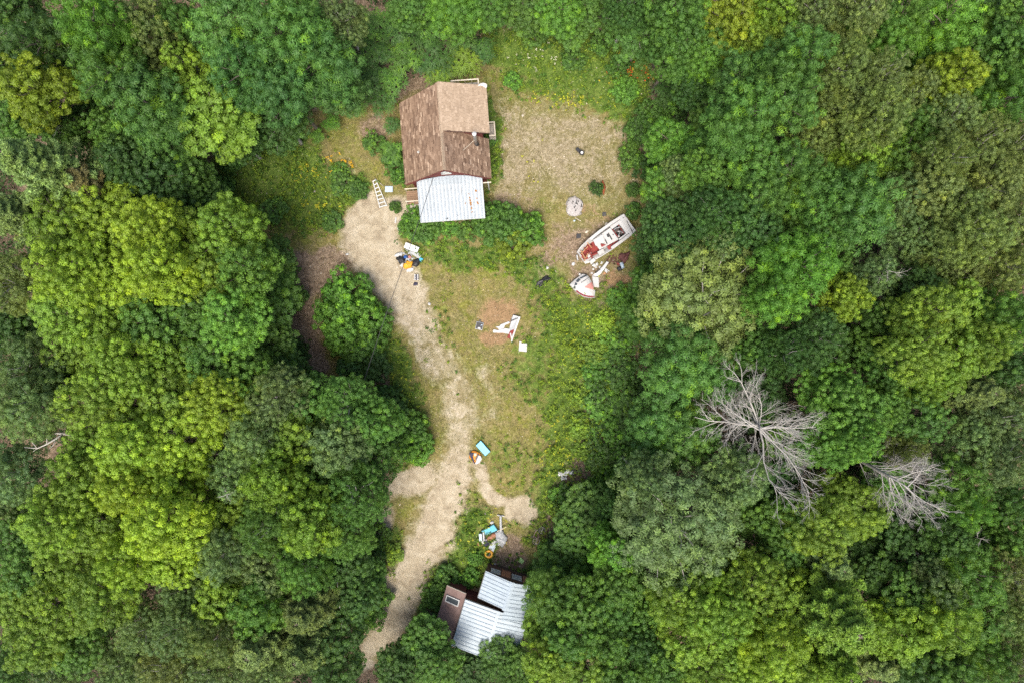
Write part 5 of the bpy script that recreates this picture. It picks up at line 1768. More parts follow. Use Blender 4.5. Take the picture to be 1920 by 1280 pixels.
M['orange'] = plain("orange_cloth", (0.58, 0.22, 0.02), 0.7, dirt=0.4, scale=7)
M['navy'] = plain("navy_cloth", (0.022, 0.02, 0.045), 0.7, dirt=0.3)
M['white_bag'] = plain("white_bag", (0.48, 0.48, 0.465), 0.5, dirt=0.3, scale=9)
M['lime_plastic'] = plain("light_green_plastic", (0.34, 0.58, 0.20), 0.5, dirt=0.15, scale=6)
M['ash'] = plain("pale_ash", (0.36, 0.34, 0.32), 0.95, dirt=0.7, scale=7, dcol=(0.20, 0.17, 0.16), bumpy=0.6)
M['char'] = plain("charcoal", (0.02, 0.02, 0.02), 0.9, dirt=0.4)
M['rusty_leaf'] = plain("dead_brown_leaves", (0.20, 0.05, 0.015), 0.9, dirt=0.5, scale=12)
M['blue'] = plain("blue_plastic", (0.03, 0.12, 0.42), 0.5, dirt=0.2)


M['old_red'] = plain("faded_dark_red", (0.085, 0.028, 0.026), 0.9, dirt=0.7, scale=9, dcol=(0.16, 0.09, 0.07), bumpy=0.8)


def pxpoly(o, pts):
    """pixel outline -> xy relative to the thing's base o"""
    return [(P(x, y).x - o.x, P(x, y).y - o.y) for x, y in pts]


def flat_thing(name, label, cat, pts, z0, z1, mat, group=None, bevel=0.01, part=None):
    cx, cy = sum(p[0] for p in pts) / len(pts), sum(p[1] for p in pts) / len(pts)
    o = G(cx, cy)
    ob = MB().prism(pxpoly(o, pts), z0, z1).build(name, M[mat], None, bevel=bevel)
    ob.location = o
    tag(ob, label, cat, group)
    return ob


Z = lambda x, y: (1050 + x / 7.53, 400 + y / 7.53)      # enlargement of the wreck -> photograph
# --- hull of the wrecked boat
bo = G(1133, 453)
boat = empty("boat_wreck", bo, R_(35.5), "wrecked white motorboat hull with torn red interior, bow broken off", "boat")
st = [(-2.45, .62, .35, .5), (-1.9, .80, .45, .62), (-1.0, .92, .55, .75), (0, .98, .60, .85), (1.2, .98, .60, .9), (2.2, .93, .60, .92), (2.42, .90, .58, .92)]  # x, half beam, half chine, side height
for sg, nm in ((1, "port"), (-1, "starboard")):
    mb = MB()
    vs, fs = [], []
    for (x, hb, hc, h) in st:
        low = 0.25 if (sg < 0 and x < 0.2) else 0
        vs += [(x, sg * 0.03, 0.02), (x, sg * hc, 0.16), (x, sg * hb, h - low), (x, sg * (hb - .05), h - low), (x, sg * (hc - .05), 0.2), (x, sg * 0.03, 0.07)]
    for i in range(len(st) - 1):
        for k in range(5):
            q = (i * 6 + k, i * 6 + k + 1, (i + 1) * 6 + k + 1, (i + 1) * 6 + k)
            fs.append(q if sg > 0 else q[::-1])
    mb.add(vs, fs)
    mb.build("hull_side", M['gel'], boat)
    # gunwale
    mb = MB()
    seg = st[2:] if sg > 0 else st[3:]
    for (x0, h0, _, z0), (x1, h1, _, z1) in zip(seg, seg[1:]):
        mb.slab([(x0, sg * h0, z0 + .03), (x1, sg * h1, z1 + .03), (x1, sg * (h1 - .24), z1 + .03), (x0, sg * (h0 - .24), z0 + .03)][::sg * -1], .05)
    mb.build("gunwale", M['gel'], boat)
    mb = MB()
    for (x0, h0, _, z0), (x1, h1, _, z1) in zip(seg, seg[1:]):
        mb.slab([(x0, sg * (h0 - .24), z0 + .036), (x1, sg * (h1 - .24), z1 + .036), (x1, sg * (h1 - .28), z1 + .036), (x0, sg * (h0 - .28), z0 + .036)][::sg * -1], .02)
    mb.build("rub_rail", M['dark_metal'], boat)
MB().slab([(1.95, -.9, .97), (2.5, -.88, .94), (2.5, .88, .94), (1.95, .9, .97)], .06).box((2.44, 0, .5), (.06, 1.7, .8)).build("transom_deck", M['gel'], boat, bevel=.02)
MB().slab([(2.14, -.8, .985), (2.2, -.8, .985), (2.36, .3, .98), (2.32, .3, .98)], .012).build("deck_crack", M['char'], boat)
MB().slab([(1.70, -.75, .90), (1.95, -.75, .92), (1.95, .75, .92), (1.70, .75, .90)], .06).slab([(.95, .42, .84), (1.72, .42, .86), (1.72, .75, .86), (.95, .75, .84)], .05).slab([(.95, -.75, .84), (1.72, -.75, .86), (1.72, -.55, .86), (.95, -.55, .84)], .05).build("hatch_coaming", M['gel'], boat)
MB().box((1.32, -.07, .30), (.75, .96, .10)).build("engine_bay", M['char'], boat)
eng = MB().box((1.25, .12, .55), (.42, .3, .34)).box((1.48, -.2, .5), (.26, .4, .3)).build("engine", M['engine'], boat, bevel=.03)
MB().tube([(1.1, .3, .6), (1.3, .32, .8), (1.55, .2, .75)], .04, 7).tube([(1.2, -.3, .6), (1.4, -.1, .78), (1.6, -.35, .7)], .03, 7).build("hose", M['grey_plastic'], eng)
MB().lump((1.33, -.05, .7), (.16, .16, .1), 3).lump((1.55, .22, .66), (.2, .14, .1), 5).lump((1.12, -.38, .6), (.2, .2, .12), 8).build("filter_housing", M['gel'], eng)
for dx, sz in ((1.02, .12), (1.62, .1)):
    MB().box((dx, .02, .66), (.05, .9, .06)).build("bay_beam", M['red_in'], boat)
MB().slab([(-.85, -.35, .62), (.95, -.6, .72), (.95, .62, .72), (-.85, .66, .62)], .06).build("cockpit_sole", M['gel'], boat, bevel=.015)
MB().slab([(-.95, .05, .76), (-.1, -.12, .80), (.1, .55, .80), (-.85, .62, .76)], .14).build("seat_box", M['gel'], boat, bevel=.03)
MB().slab([(.42, -.3, .735), (.52, -.3, .735), (.58, .35, .735), (.5, .35, .735)], .01).slab([(-.1, -.35, .735), (-.02, -.35, .735), (.05, .1, .735), (0, .1, .735)], .01).slab([(.3, .1, .735), (.42, .0, .735), (.48, .3, .735), (.36, .36, .735)], .01).build("sole_crack", M['char'], boat)
MB().tube([(.80, .0, .725), (.80, .0, .735)], .055, 14).build("drain_hole", M['char'], boat)
MB().slab([(-2.35, -.55, .2), (-.8, -.8, .24), (-.8, .8, .24), (-2.35, .55, .2)], .05).build("cabin_floor", M['red_in'], boat)
MB().slab([(-.2, -.86, .5), (.85, -.88, .6), (.85, -.6, .66), (-.2, -.5, .6)], .04).build("torn_side_lining", M['red_in'], boat)
rg = random.Random(3)
for (x, y, l, w, rz, m_) in [(-1.9, .35, .9, .07, .2, 'orange_wood'), (-1.6, -.1, 1.1, .06, 1.3, 'red_in'), (-2.1, -.2, .7, .07, .5, 'orange_wood'), (-1.3, .45, .06, .6, .1, 'orange_wood'), (-1.75, .1, .06, .9, .1, 'red_in'), (-2.2, .1, .06, .8, -.1, 'orange_wood'), (-1.2, -.45, .8, .08, -.2, 'red_in')]:
    MB().box((x, y, .40), (l, w, .34), rz).build("stringer", M[m_], boat)
MB().lump((-1.75, -.22, .3), (.55, .28, .22), 6, .3, rz=.4).build("torn_cushion", M['gel'], boat, smooth=True)
MB().lump((-1.45, .35, .3), (.7, .45, .2), 7, .3).build("torn_carpet", M['red_in'], boat, smooth=True)
MB().slab([(-1.15, -.75, .6), (-.6, -.8, .55), (-.55, -.45, .58), (-1.1, -.4, .64)], .03).build("loose_panel", M['gel'], boat)
MB().slab([(-.62, -.30, .84), (-.2, -.36, .84), (-.5, .0, .85)] + [(-.6, -.2, .85)], .02).build("torn_flap", M['red_in'], boat)
MB().box((-2.42, .35, .3), (.07, .5, .45), .15).build("bulkhead_stub", M['gel'], boat)
# --- broken bow lying apart
pts = [Z(*p) for p in [(125, 1010), (200, 940), (310, 858), (370, 872), (405, 905), (450, 985), (497, 1112), (482, 1198), (400, 1200), (320, 1185), (255, 1145), (212, 1105)]]
o = G(1090, 537)
bow = empty("boat_bow", o, 0, "broken-off white boat bow with three dark windows and maroon stripe", "boat part")
pl = pxpoly(o, pts)
cx_, cy_ = sum(p[0] for p in pl) / len(pl), sum(p[1] for p in pl) / len(pl)
mb = MB()
n = len(pl)
rings = [(1.0, .0), (1.0, .28), (.96, .40), (.75, .52), (.4, .60)]
vs = [(cx_ + (x - cx_) * k, cy_ + (y - cy_) * k, z) for k, z in rings for x, y in pl] + [(cx_, cy_, .62)]
fs = [(j * n + i, j * n + (i + 1) % n, (j + 1) * n + (i + 1) % n, (j + 1) * n + i) for j in range(4) for i in range(n)] + [(4 * n + i, 4 * n + (i + 1) % n, 5 * n) for i in range(n)]
vs = vs[::1]
mb.add(vs, [f[::-1] for f in fs])
mb.build("bow_deck", M['gel'], bow)


def bow_z(x, y):
    best = 9
    k = 0
    for i in range(n):
        x1, y1 = pl[i][0] - cx_, pl[i][1] - cy_
        x2, y2 = pl[(i + 1) % n][0] - cx_, pl[(i + 1) % n][1] - cy_
        den = x1 * y2 - x2 * y1
        a_, b_ = ((x - cx_) * y2 - (y - cy_) * x2) / den, (x1 * (y - cy_) - y1 * (x - cx_)) / den
        if a_ >= -1e-6 and b_ >= -1e-6:
            k = a_ + b_
    ks = [0, .4, .75, .96, 1.0, 1.2]
    zs = [.62, .60, .52, .40, .28, .28]
    return float(np.interp(k, ks, zs))


def bow_patch(name, zp, mat, lift=.02):
    q = pxpoly(o, [Z(*p) for p in zp])
    m_ = MB()
    N = 5
    if len(q) == 3:
        q = q + [q[2]]
    vs, fs = [], []
    for i in range(N + 1):
        for j in range(N + 1):
            u, v = i / N, j / N
            x = (q[0][0] * (1 - u) + q[1][0] * u) * (1 - v) + (q[3][0] * (1 - u) + q[2][0] * u) * v
            y = (q[0][1] * (1 - u) + q[1][1] * u) * (1 - v) + (q[3][1] * (1 - u) + q[2][1] * u) * v
            vs.append((x, y, bow_z(x, y) + lift))
    for i in range(N):
        for j in range(N):
            fs.append((i * (N + 1) + j, (i + 1) * (N + 1) + j, (i + 1) * (N + 1) + j + 1, i * (N + 1) + j + 1))
    ob = m_.add(vs, fs).build(name, M[mat], bow)
    sm = ob.modifiers.new("thick", 'SOLIDIFY')
    sm.thickness = 0.02
    return ob


bow_patch("window", [(182, 1060), (208, 985), (235, 1000), (208, 1078)], 'glass_dark')
bow_patch("window", [(215, 970), (255, 925), (283, 945), (243, 988)], 'glass_dark')
bow_patch("window", [(270, 922), (355, 878), (372, 890), (290, 935)], 'glass_dark')
bow_patch("red_hatch", [(335, 1055), (440, 975), (478, 1090)], 'pink')
bow_patch("maroon_stripe", [(216, 1104), (260, 1142), (268, 1125), (230, 1092)], 'maroon')
bow_patch("maroon_stripe", [(260, 1142), (330, 1178), (334, 1158), (268, 1125)], 'maroon')
bow_patch("maroon_stripe", [(330, 1178), (400, 1192), (400, 1172), (334, 1158)], 'maroon')
bow_patch("maroon_stripe", [(400, 1192), (480, 1192), (480, 1174), (400, 1172)], 'maroon')
bow_patch("deck_seam", [(288, 990), (390, 918), (394, 922), (292, 995)], 'dark_metal', .012)
flat_thing("cleat_block", "small white block at the upper corner of the broken bow", "boat part", [Z(262, 850), Z(288, 862), Z(285, 885), Z(262, 880)], 0, .3, 'gel')
# --- loose panels
pn = empty("bent_fibreglass", G(1126, 505), 0, "bent white cabin panel with torn red end, below the boat hull", "boat part")
o = G(1126, 505)
MB().prism(pxpoly(o, [Z(455, 882), Z(590, 765), Z(650, 690), Z(680, 702), Z(632, 775), Z(545, 890)]), [.05, .28, .4, .4, .35, .1], [.10, .33, .45, .45, .40, .15]).build("panel", M['gel'], pn)
MB().prism(pxpoly(o, [Z(632, 775), Z(668, 800), Z(660, 852), Z(622, 822)]), .18, .24).build("bent_flange", M['gel'], pn)
MB().prism(pxpoly(o, [Z(600, 870), Z(625, 826), Z(655, 850), Z(630, 862)]), .02, .06).build("torn_end", M['orange_wood'], pn)
MB().prism(pxpoly(o, [Z(490, 850), Z(560, 795), Z(565, 803), Z(497, 858)]), .30, .33).build("window_slot", M['dark_metal'], pn)
cu = flat_thing("cushion", "white seat cushion lying between bow piece and bent panel", "cushion", [Z(450, 888), Z(545, 902), Z(551, 1052), Z(470, 1042)], .0, .14, 'gel', bevel=.04)
flat_thing("hatch_frame", "white hatch frame leaning beside the boat hull's broken side", "boat part", [Z(405, 690), Z(465, 640), Z(495, 680), Z(432, 735)], .45, .5, 'gel')
flat_thing("fibreglass_scrap", "white scrap leaning at the boat's broken bow end", "scrap", [Z(222, 600), Z(238, 598), Z(252, 672), Z(238, 675)], .02, .5, 'gel')
mb = MB()
q0 = G(1118, 497)
for k, (x, y, s_) in enumerate([(480, 735, .35), (520, 720, .3), (505, 760, .22), (450, 845, .22), (590, 700, .25), (560, 760, .2), (470, 790, .2)]):
    w = G(*Z(x, y)) - q0
    mb.lump((w.x, w.y, 0), (s_, s_ * .8, s_ * .4), k, .35, rz=k)
sc_ = mb.build("foam_scraps", M['white_bag'], None)
sc_.location = q0
sc_["kind"] = "stuff"
sc_["label"] = "crumbled white foam scraps between hull and panels"
def heap(name, label, cat, px, py, w, l, h, rz, mat, seed, rough=.3, z=0.0, group=None, nu=18, nv=9):
    ob = MB().lump((0, 0, 0), (w, l, h), seed, rough, nu, nv, rz=0).build(name, M[mat], None, smooth=True)
    ob.location = G(px, py, z - 0.02)
    ob.rotation_euler = (0, 0, R_(rz))
    tag(ob, label, cat, group)
    return ob


heap("red_tarp", "crumpled dark red sheet right of the boat hull", "tarp", 1170, 483, .95, .8, .26, 30, 'old_red', 31, .75)
bk = empty("bucket", G(1166, 498), R_(20), "pale blue-white bucket tipped beside the dark red sheet", "bucket")
MB().tube([(0, -.28, .16), (0, .22, .2)], [.13, .17], 14).build("bucket_body", M['blue_grey'], bk, smooth=True)
MB().ring((0, .22, .2), .17, .015, 16, 6, Matrix.Rotation(R_(85), 3, 'X')).build("rim", M['gel'], bk)
heap("black_bag", "black bag under the tipped bucket by the boat", "bag", 1162, 504, .5, .4, .2, 10, 'black', 33)
heap("red_can", "small red can left of the tipped bucket", "can", 1159, 495, .22, .3, .2, 60, 'red_in', 35, .1)
mb = MB()
q0 = G(1150, 488)
rg = random.Random(5)
for k in range(16):
    w = Vector((rg.uniform(-.6, .5), rg.uniform(-.35, .35), .05))
    mb.box(w + Vector((0, 0, .05 + .02 * k % .2)), (rg.uniform(.2, .7), rg.uniform(.03, .08), .03), rg.uniform(0, 3))
sc_ = mb.build("splintered_wood", M['old_red'], None)
sc_.location = q0
sc_["kind"] = "stuff"
sc_["label"] = "splintered red wood strewn right of the boat"
for k, (px, py, w, l, mt, lab) in enumerate([(1100, 435, .38, .22, 'pale_wood', "short pale board between fire pit and boat"), (1075, 495, .35, .3, 'white_bag', "white foam chunk left of the broken boat end"), (1137, 421, .4, .3, 'pale_wood', "pale rubble beside the boat's port side"),
                                             (1141, 508, .16, .16, 'white_bag', "round white float left of the bent panel"), (1026, 502, .3, .28, 'gel', "small white box above the black tarp"), (805, 570, .3, .26, 'gel', "white sheet of paper below the driveway junk heap"), (1169, 419, .2, .14, 'pale_wood', "small pale block above the boat's stern corner")]):
    heap("rubble_piece", lab, "debris", px, py, w, l, .12, 30 + 20 * k, mt, 50 + k, .12, nu=10, nv=5)
heap("black_tarp", "crumpled black tarp on the grass left of the boat bow", "tarp", 1019, 527, 1.3, .5, .2, 35, 'black', 61, .8)
# black mats in the yard
for px, py, s_, lab in ((1133, 402, .36, "dark square mat right of the fire pit"), (1085, 443, .42, "black square mat below the fire pit")):
    ob = MB().prism([(-s_ / 2, -s_ / 2), (s_ / 2, -s_ * .45), (s_ * .48, s_ / 2), (-s_ * .45, s_ * .46)], 0, .06).build("mat", M['black' if s_ > .4 else 'dark_metal'], None, bevel=.02)
    ob.location = G(px, py)
    tag(ob, lab, "mat", "dark square mats in the yard")
# small black grill in the gravel yard
gr = empty("grill", G(1087, 286), R_(-45), "small black grill with white lid plate in the gravel yard", "grill")
MB().tube([(0.2, 0, .25), (.2, 0, .36), (.2, 0, .46)], [.16, .22, .2], 14).build("bowl", M['black'], gr, smooth=True)
MB().tube([(.2, 0, .465), (.2, 0, .48)], [.12, .11], 14).build("lid_plate", M['white_paint'], gr)
MB().box((-.2, 0, .22), (.45, .28, .1)).build("side_tray", M['black'], gr, bevel=.02)
for a in (0, 2.1, 4.2):
    MB().tube([(.2 + .1 * math.cos(a), .1 * math.sin(a), .27), (.2 + .2 * math.cos(a), .2 * math.sin(a), -.02)], .014, 5).build("leg", M['dark_metal'], gr)
for x in (-.36, -.06):
    for y in (-.11, .11):
        MB().tube([(x, y, .18), (x, y, -.02)], .014, 5).build("leg", M['dark_metal'], gr)
# fire pit
fp = empty("fire_pit", G(1077, 388), 0, "ring of stones filled with pale ash and charred bits", "fire pit")
MB().lump((0, 0, -.03), (1.45, 1.7, .16), 2, .12, 24, 8).build("ash_bed", M['ash'], fp, smooth=True)
rg = random.Random(9)
for k in range(17):
    a = 2 * math.pi * k / 17 + rg.uniform(-.1, .1)
    s_ = rg.uniform(.15, .36)
    kr = rg.uniform(.90, 1.06)
    MB().lump((.70 * kr * math.cos(a), .82 * kr * math.sin(a), -.03), (s_ * .7, s_ * 1.25, s_ * .6), k, .3, 9, 6, rz=a).build("stone", M['stone'], fp)
for k in range(26):
    a, r = rg.uniform(0, 6.28), rg.uniform(0, .6)
    y = r * math.sin(a) + (.15 if k < 16 else 0)
    MB().box((r * math.cos(a), y, .13), (rg.uniform(.06, .2), rg.uniform(.04, .08), .05), rg.uniform(0, 3)).build("charred_stick", M['char' if k % 3 else 'galv'], fp)
heap("blue_can", "bluish can just below the fire pit", "can", 1077, 414, .22, .16, .12, 20, 'blue_grey', 71, .1)
ob = MB().tube([(-.25, .15, .03), (.25, -.15, .04)], .03, 6).build("stick", M['pale_wood'], None)
ob.location = G(1084, 412)
tag(ob, "pale stick just below the fire pit", "stick")
ob = MB().tube([(-.5, .06, .03), (0, .05, .05), (.35, -.06, .04)], .02, 5).build("stick", M['pale_wood'], None)
ob.location = G(1180, 407)
tag(ob, "thin curved stick above the boat's stern", "stick")
heap("dead_fern", "strip of rust-brown dead foliage beside a lone bush", "plant", 1131, 352, .35, 1.15, .35, 5, 'rusty_leaf', 73, .45)
# --- central scrap: white triangular panel, torn pieces, black monitor, square board
Z2 = lambda x, y: (860 + x / 9.14, 540 + y / 9.14)
o = G(954, 615)
tp_ = empty("boat_scrap", o, 0, "white triangular boat panel with torn red corner on reddish soil", "scrap")
MB().prism(pxpoly(o, [Z2(935, 465), Z2(1055, 500), Z2(905, 920), Z2(870, 690), Z2(905, 520)]), .04, [.3, .34, .12, .1, .16]).build("panel", M['grey_plastic'], tp_)
MB().prism(pxpoly(o, [Z2(1025, 495), Z2(1058, 500), Z2(910, 925), Z2(895, 905)]), .3, [.4, .4, .22, .22]).build("edge_rail", M['gel'], tp_)
MB().prism(pxpoly(o, [Z2(830, 850), Z2(880, 740), Z2(960, 700), Z2(920, 800), Z2(880, 870)]), .14, .19).build("red_lining", M['red_in'], tp_)
MB().prism(pxpoly(o, [Z2(875, 775), Z2(895, 770), Z2(925, 900), Z2(910, 920)]), .2, .24).build("torn_strip", M['gel'], tp_)
MB().prism(pxpoly(o, [Z2(880, 570), Z2(1005, 515), Z2(1015, 525), Z2(885, 585)]), .34, .37).build("dark_strut", M['dark_metal'], tp_)
flat_thing("torn_sheet", "ragged white sheet left of the triangular panel, upper strip", "scrap", [Z2(630, 665), Z2(700, 655), Z2(720, 625), Z2(865, 570), Z2(880, 600), Z2(790, 640), Z2(780, 690), Z2(690, 720), Z2(675, 690)], .02, .08, 'gel')
flat_thing("torn_sheet", "ragged white sheet left of the triangular panel, lower strip", "scrap", [Z2(585, 740), Z2(600, 708), Z2(670, 725), Z2(800, 690), Z2(905, 705), Z2(860, 790), Z2(760, 770), Z2(590, 765)], .02, .10, 'gel')
o = G(899, 611)
mn = empty("monitor", o, R_(-12), "black screen in a grey frame beside the reddish bare patch", "monitor")
MB().box((0, 0, .08), (.62, .66, .12)).build("casing", M['grey_plastic'], mn, bevel=.03)
MB().box((0, 0, .145), (.54, .56, .02)).build("screen", M['black'], mn)
MB().box((-.05, .40, .06), (.12, .24, .08)).build("stand", M['dark_metal'], mn)
MB().prism([(-.1, -.25), (.15, -.25), (.12, -.14), (-.08, -.14)], .156, .162).build("broken_glass", M['white_paint'], mn)
MB().prism([(.1, .0), (.22, .1), (.2, .18), (.12, .1)], .156, .161).build("broken_glass", M['blue_grey'], mn)
flat_thing("white_board", "square white board with a notched top corner on the grass", "board", [Z2(1040, 910), Z2(1075, 915), Z2(1078, 945), Z2(1175, 940), Z2(1165, 1090), Z2(1028, 1075)], .01, .09, 'gel')
# --- blue foam block and orange bag beside the track
Z3 = lambda x, y: (860 + x / 12.8, 800 + y / 12.8)
fb = empty("blue_foam_block", G(906, 838), 0, "sky-blue rectangular foam pad lying beside the track", "pad")
o = G(906, 838)
MB().prism(pxpoly(o, [Z3(405, 430), Z3(535, 305), Z3(770, 575), Z3(640, 690)]), .02, .24).build("pad_body", M['teal_dark'], fb, bevel=.03)
MB().prism(pxpoly(o, [Z3(418, 430), Z3(535, 318), Z3(757, 575), Z3(640, 678)]), .242, .262).build("pad_top", M['blue_foam'], fb, bevel=.01)
o = G(891, 855)
og = empty("child_seat", o, 0, "orange, navy and white padded seat lying beside the track", "seat")
MB().lump((0, 0, -.02), (1.0, 1.1, .3), 81, .12, 20, 9, rz=.5).build("seat_shell", M['orange'], og, smooth=True)
MB().prism(pxpoly(o, [Z3(250, 600), Z3(370, 605), Z3(345, 690), Z3(400, 870), Z3(370, 860), Z3(290, 720)]), .16, .30).build("dark_side", M['navy'], og, bevel=.03)
MB().prism(pxpoly(o, [Z3(400, 860), Z3(480, 660), Z3(540, 690), Z3(560, 760), Z3(500, 840), Z3(430, 880)]), .16, .29).build("patterned_pad", M['white_bag'], og, bevel=.03)
MB().prism(pxpoly(o, [Z3(400, 745), Z3(465, 630), Z3(495, 650), Z3(420, 790)]), .28, .33).build("black_strap", M['black'], og, bevel=.01)
MB().prism(pxpoly(o, [Z3(365, 610), Z3(440, 610), Z3(430, 670), Z3(380, 690)]), .27, .315).build("pale_pad", M['pale_wood'], og, bevel=.02)
# --- white heap by the weeds
wh = empty("white_heap", G(1061, 886), R_(30), "ragged white heap of foam among weeds at the clearing's right edge", "heap")
rg = random.Random(8)
for k in range(11):
    MB().lump((rg.uniform(-.55, .55), rg.uniform(-.32, .32), rg.uniform(.1, .34)), (rg.uniform(.24, .5), rg.uniform(.2, .4), rg.uniform(.15, .3)), k, .45, 10, 6, rz=rg.uniform(0, 3)).build("foam_lump", M['white_paint'], wh)
# --- junk heap beside the driveway
Z4 = lambda x, y: (730 + x / 12.8, 440 + y / 12.8)
JG = "junk dumped beside the driveway"
flat_thing("cabinet_door", "large white panel on top of the driveway junk heap", "panel", [Z4(365, 325), Z4(410, 200), Z4(580, 260), Z4(735, 325), Z4(680, 445), Z4(470, 385)], .30, .38, 'white_paint', JG)
flat_thing("grey_board", "grey board leaning under the white panel of the driveway heap", "board", [Z4(380, 360), Z4(480, 400), Z4(690, 440), Z4(790, 500), Z4(720, 590), Z4(440, 410)], .05, .2, 'grey_plastic', JG)
flat_thing("teal_box", "small teal box at the right end of the driveway junk", "box", [Z4(700, 600), Z4(755, 560), Z4(820, 590), Z4(775, 665)], 0, .25, 'teal', JG)
for a in [("trash_bag", "left black trash bag of the driveway junk heap", "bag", *Z4(285, 610), .8, .62, .42, -40, 'black', 91),
          ("trash_bag", "right black trash bag of the driveway junk heap", "bag", *Z4(650, 680), .8, .62, .38, 30, 'black', 92),
          ("orange_bag", "orange and yellow bag in the driveway junk heap", "bag", *Z4(450, 730), .8, .7, .36, 10, 'yellow', 93),
          ("white_bag", "crumpled white bag at the driveway heap's left", "bag", *Z4(230, 490), .7, .4, .25, 20, 'white_bag', 94),
          ("white_bag", "crumpled white bag at the driveway heap's lower end", "bag", *Z4(500, 845), .62, .36, .2, 25, 'white_bag', 95),
          ("white_bag", "small white bag left of the orange bag", "bag", *Z4(320, 720), .5, .35, .24, 40, 'white_bag', 96),
          ("blue_bag", "small blue bag in the middle of the driveway heap", "bag", *Z4(395, 545), .35, .3, .4, 0, 'blue', 97),
          ("pink_box", "small pink-white carton in the driveway heap", "carton", *Z4(495, 540), .28, .3, .35, 0, 'pink', 98),
          ("dark_rag", "dark rag on the grass below the driveway heap", "rag", *Z4(630, 1185), .42, .3, .1, 20, 'navy', 99)]:
    heap(a[0], a[1], a[2], a[3], a[4], a[5], a[6], a[7], a[8], a[9], a[10], .35, group=JG)
mb = MB()
q0 = G(767, 486)
rg = random.Random(15)
for k in range(34):
    w = Vector((rg.uniform(-.9, .7), rg.uniform(-.55, .55), rg.uniform(0, .22)))
    mb.box(w, (rg.uniform(.06, .25), rg.uniform(.04, .14), .04), rg.uniform(0, 3), a=rg.random())
sc_ = mb.build("small_litter", M['grey_plastic'], None)
sc_.location = q0
sc_["kind"] = "stuff"
sc_["label"] = "small litter strewn through the driveway junk heap"
cp = empty("bottle_pack", G(781, 520), 0, "six small white bottle caps in two rows below the driveway heap", "bottles")
for i in range(3):
    for j in range(2):
        MB().tube([(-.12 + j * .24, -.2 + i * .18, 0), (-.12 + j * .24, -.2 + i * .18, .2)], .075, 10).build("bottle", M['gel'], cp)
MB().box((0, -.02, .03), (.4, .5, .04)).build("tray", M['navy'], cp)
# --- junk heap above the shed
Z5 = lambda x, y: (890 + x / 10.667, 960 + y / 10.667)
SG = "junk dumped above the shed"
tb = empty("teal_table", G(917, 993), 0, "turquoise board with rim leaning on the heap above the shed", "board", SG)
o = G(917, 993)
MB().prism(pxpoly(o, [Z5(125, 355), Z5(385, 215), Z5(470, 340), Z5(225, 440)]), .05, .24).build("rim", M['teal_dark'], tb, bevel=.01)
MB().prism(pxpoly(o, [Z5(150, 360), Z5(382, 232), Z5(452, 338), Z5(232, 425)]), .242, .262).build("top", M['teal'], tb)
ap = empty("appliance", G(904, 1004), R_(4), "pale blue-grey appliance casing at the shed heap's left", "appliance", SG)
MB().box((-.12, 0, .2), (.26, .62, .4)).build("casing", M['blue_grey'], ap, bevel=.03)
MB().box((.14, .04, .16), (.14, .7, .3)).build("door", M['grey_plastic'], ap, bevel=.02)
MB().tube([(.26, -.3, .2), (.3, 0, .35), (.4, .3, .3)], .03, 6).build("hose", M['dark_metal'], ap)
ww = empty("window_sash", G(924, 1020), 0, "white-framed sash with grey pane lying below the turquoise board", "window", SG)
o = G(924, 1020)
MB().prism(pxpoly(o, [Z5(275, 690), Z5(385, 530), Z5(470, 570), Z5(375, 775)]), .16, .22).build("frame", M['gel'], ww, bevel=.01)
MB().prism(pxpoly(o, [Z5(300, 685), Z5(345, 622), Z5(425, 650), Z5(370, 745)]), .222, .236).build("pane", M['blue_grey'], ww)
MB().prism(pxpoly(o, [Z5(352, 610), Z5(392, 550), Z5(452, 578), Z5(430, 636)]), .222, .236).build("pane", M['grey_plastic'], ww)
heap("grey_sheet", "crumpled grey sheet at the right of the shed heap", "tarp", *Z5(520, 510), 1.0, 1.4, .4, 5, 'grey_plastic', 111, .4, group=SG)
heap("black_bag", "black crumpled bag left of the white sash", "bag", *Z5(250, 610), .7, .6, .3, 20, 'navy', 112, .4, group=SG)
heap("brown_carton", "brown flattened carton in the middle of the shed heap", "carton", *Z5(340, 480), .9, .5, .3, 35, 'orange_board', 113, .2, group=SG)
heap("white_tub", "white tub beyond the turquoise board", "tub", *Z5(345, 195), .36, .26, .18, 20, 'gel', 114, .1, group=SG)
heap("clear_bag", "pale crumpled bag under the appliance", "bag", *Z5(190, 570), .6, .35, .22, 10, 'white_bag', 115, .4, group=SG)
heap("orange_scrap", "dull orange scrap at the heap's lower left", "scrap", *Z5(100, 630), .55, .3, .12, -30, 'orange_wood', 116, .4, group=SG)
ps = empty("pedestal", G(939, 985), 0, "grey pedestal post with crossed foot lying beside the turquoise board", "post", SG)
o = G(939, 985)
wz = lambda x, y, z: (P(*Z5(x, y)).x - o.x, P(*Z5(x, y)).y - o.y, z)
MB().tube([wz(520, 60, .15), wz(525, 370, .2)], .11, 10).build("post", M['grey_plastic'], ps)
MB().tube([wz(450, 45, .1), wz(590, 65, .1)], .05, 8).build("foot", M['gel'], ps)
MB().tube([wz(450, 355, .3), wz(635, 270, .28)], .035, 6).build("cross_pole", M['pale_wood'], ps)
yt = empty("yellow_toy", G(917, 1037), R_(-30), "yellow plastic ring-shaped toy near the white sash", "toy", SG)
MB().ring((0, 0, .1), .26, .12, 18, 8).build("ring", M['yellow'], yt, smooth=True)
MB().box((.05, 0, .16), (.12, .3, .06)).build("insert", M['black'], yt)
heap("white_bottle", "white jug among weeds left of the yellow toy", "jug", *Z5(40, 890), .32, .46, .24, -20, 'white_bag', 118, .15, group=SG)
heap("white_box", "small white box above the shed's window", "box", *Z5(400, 1055), .4, .36, .2, -20, 'gel', 119, .05, group=SG)
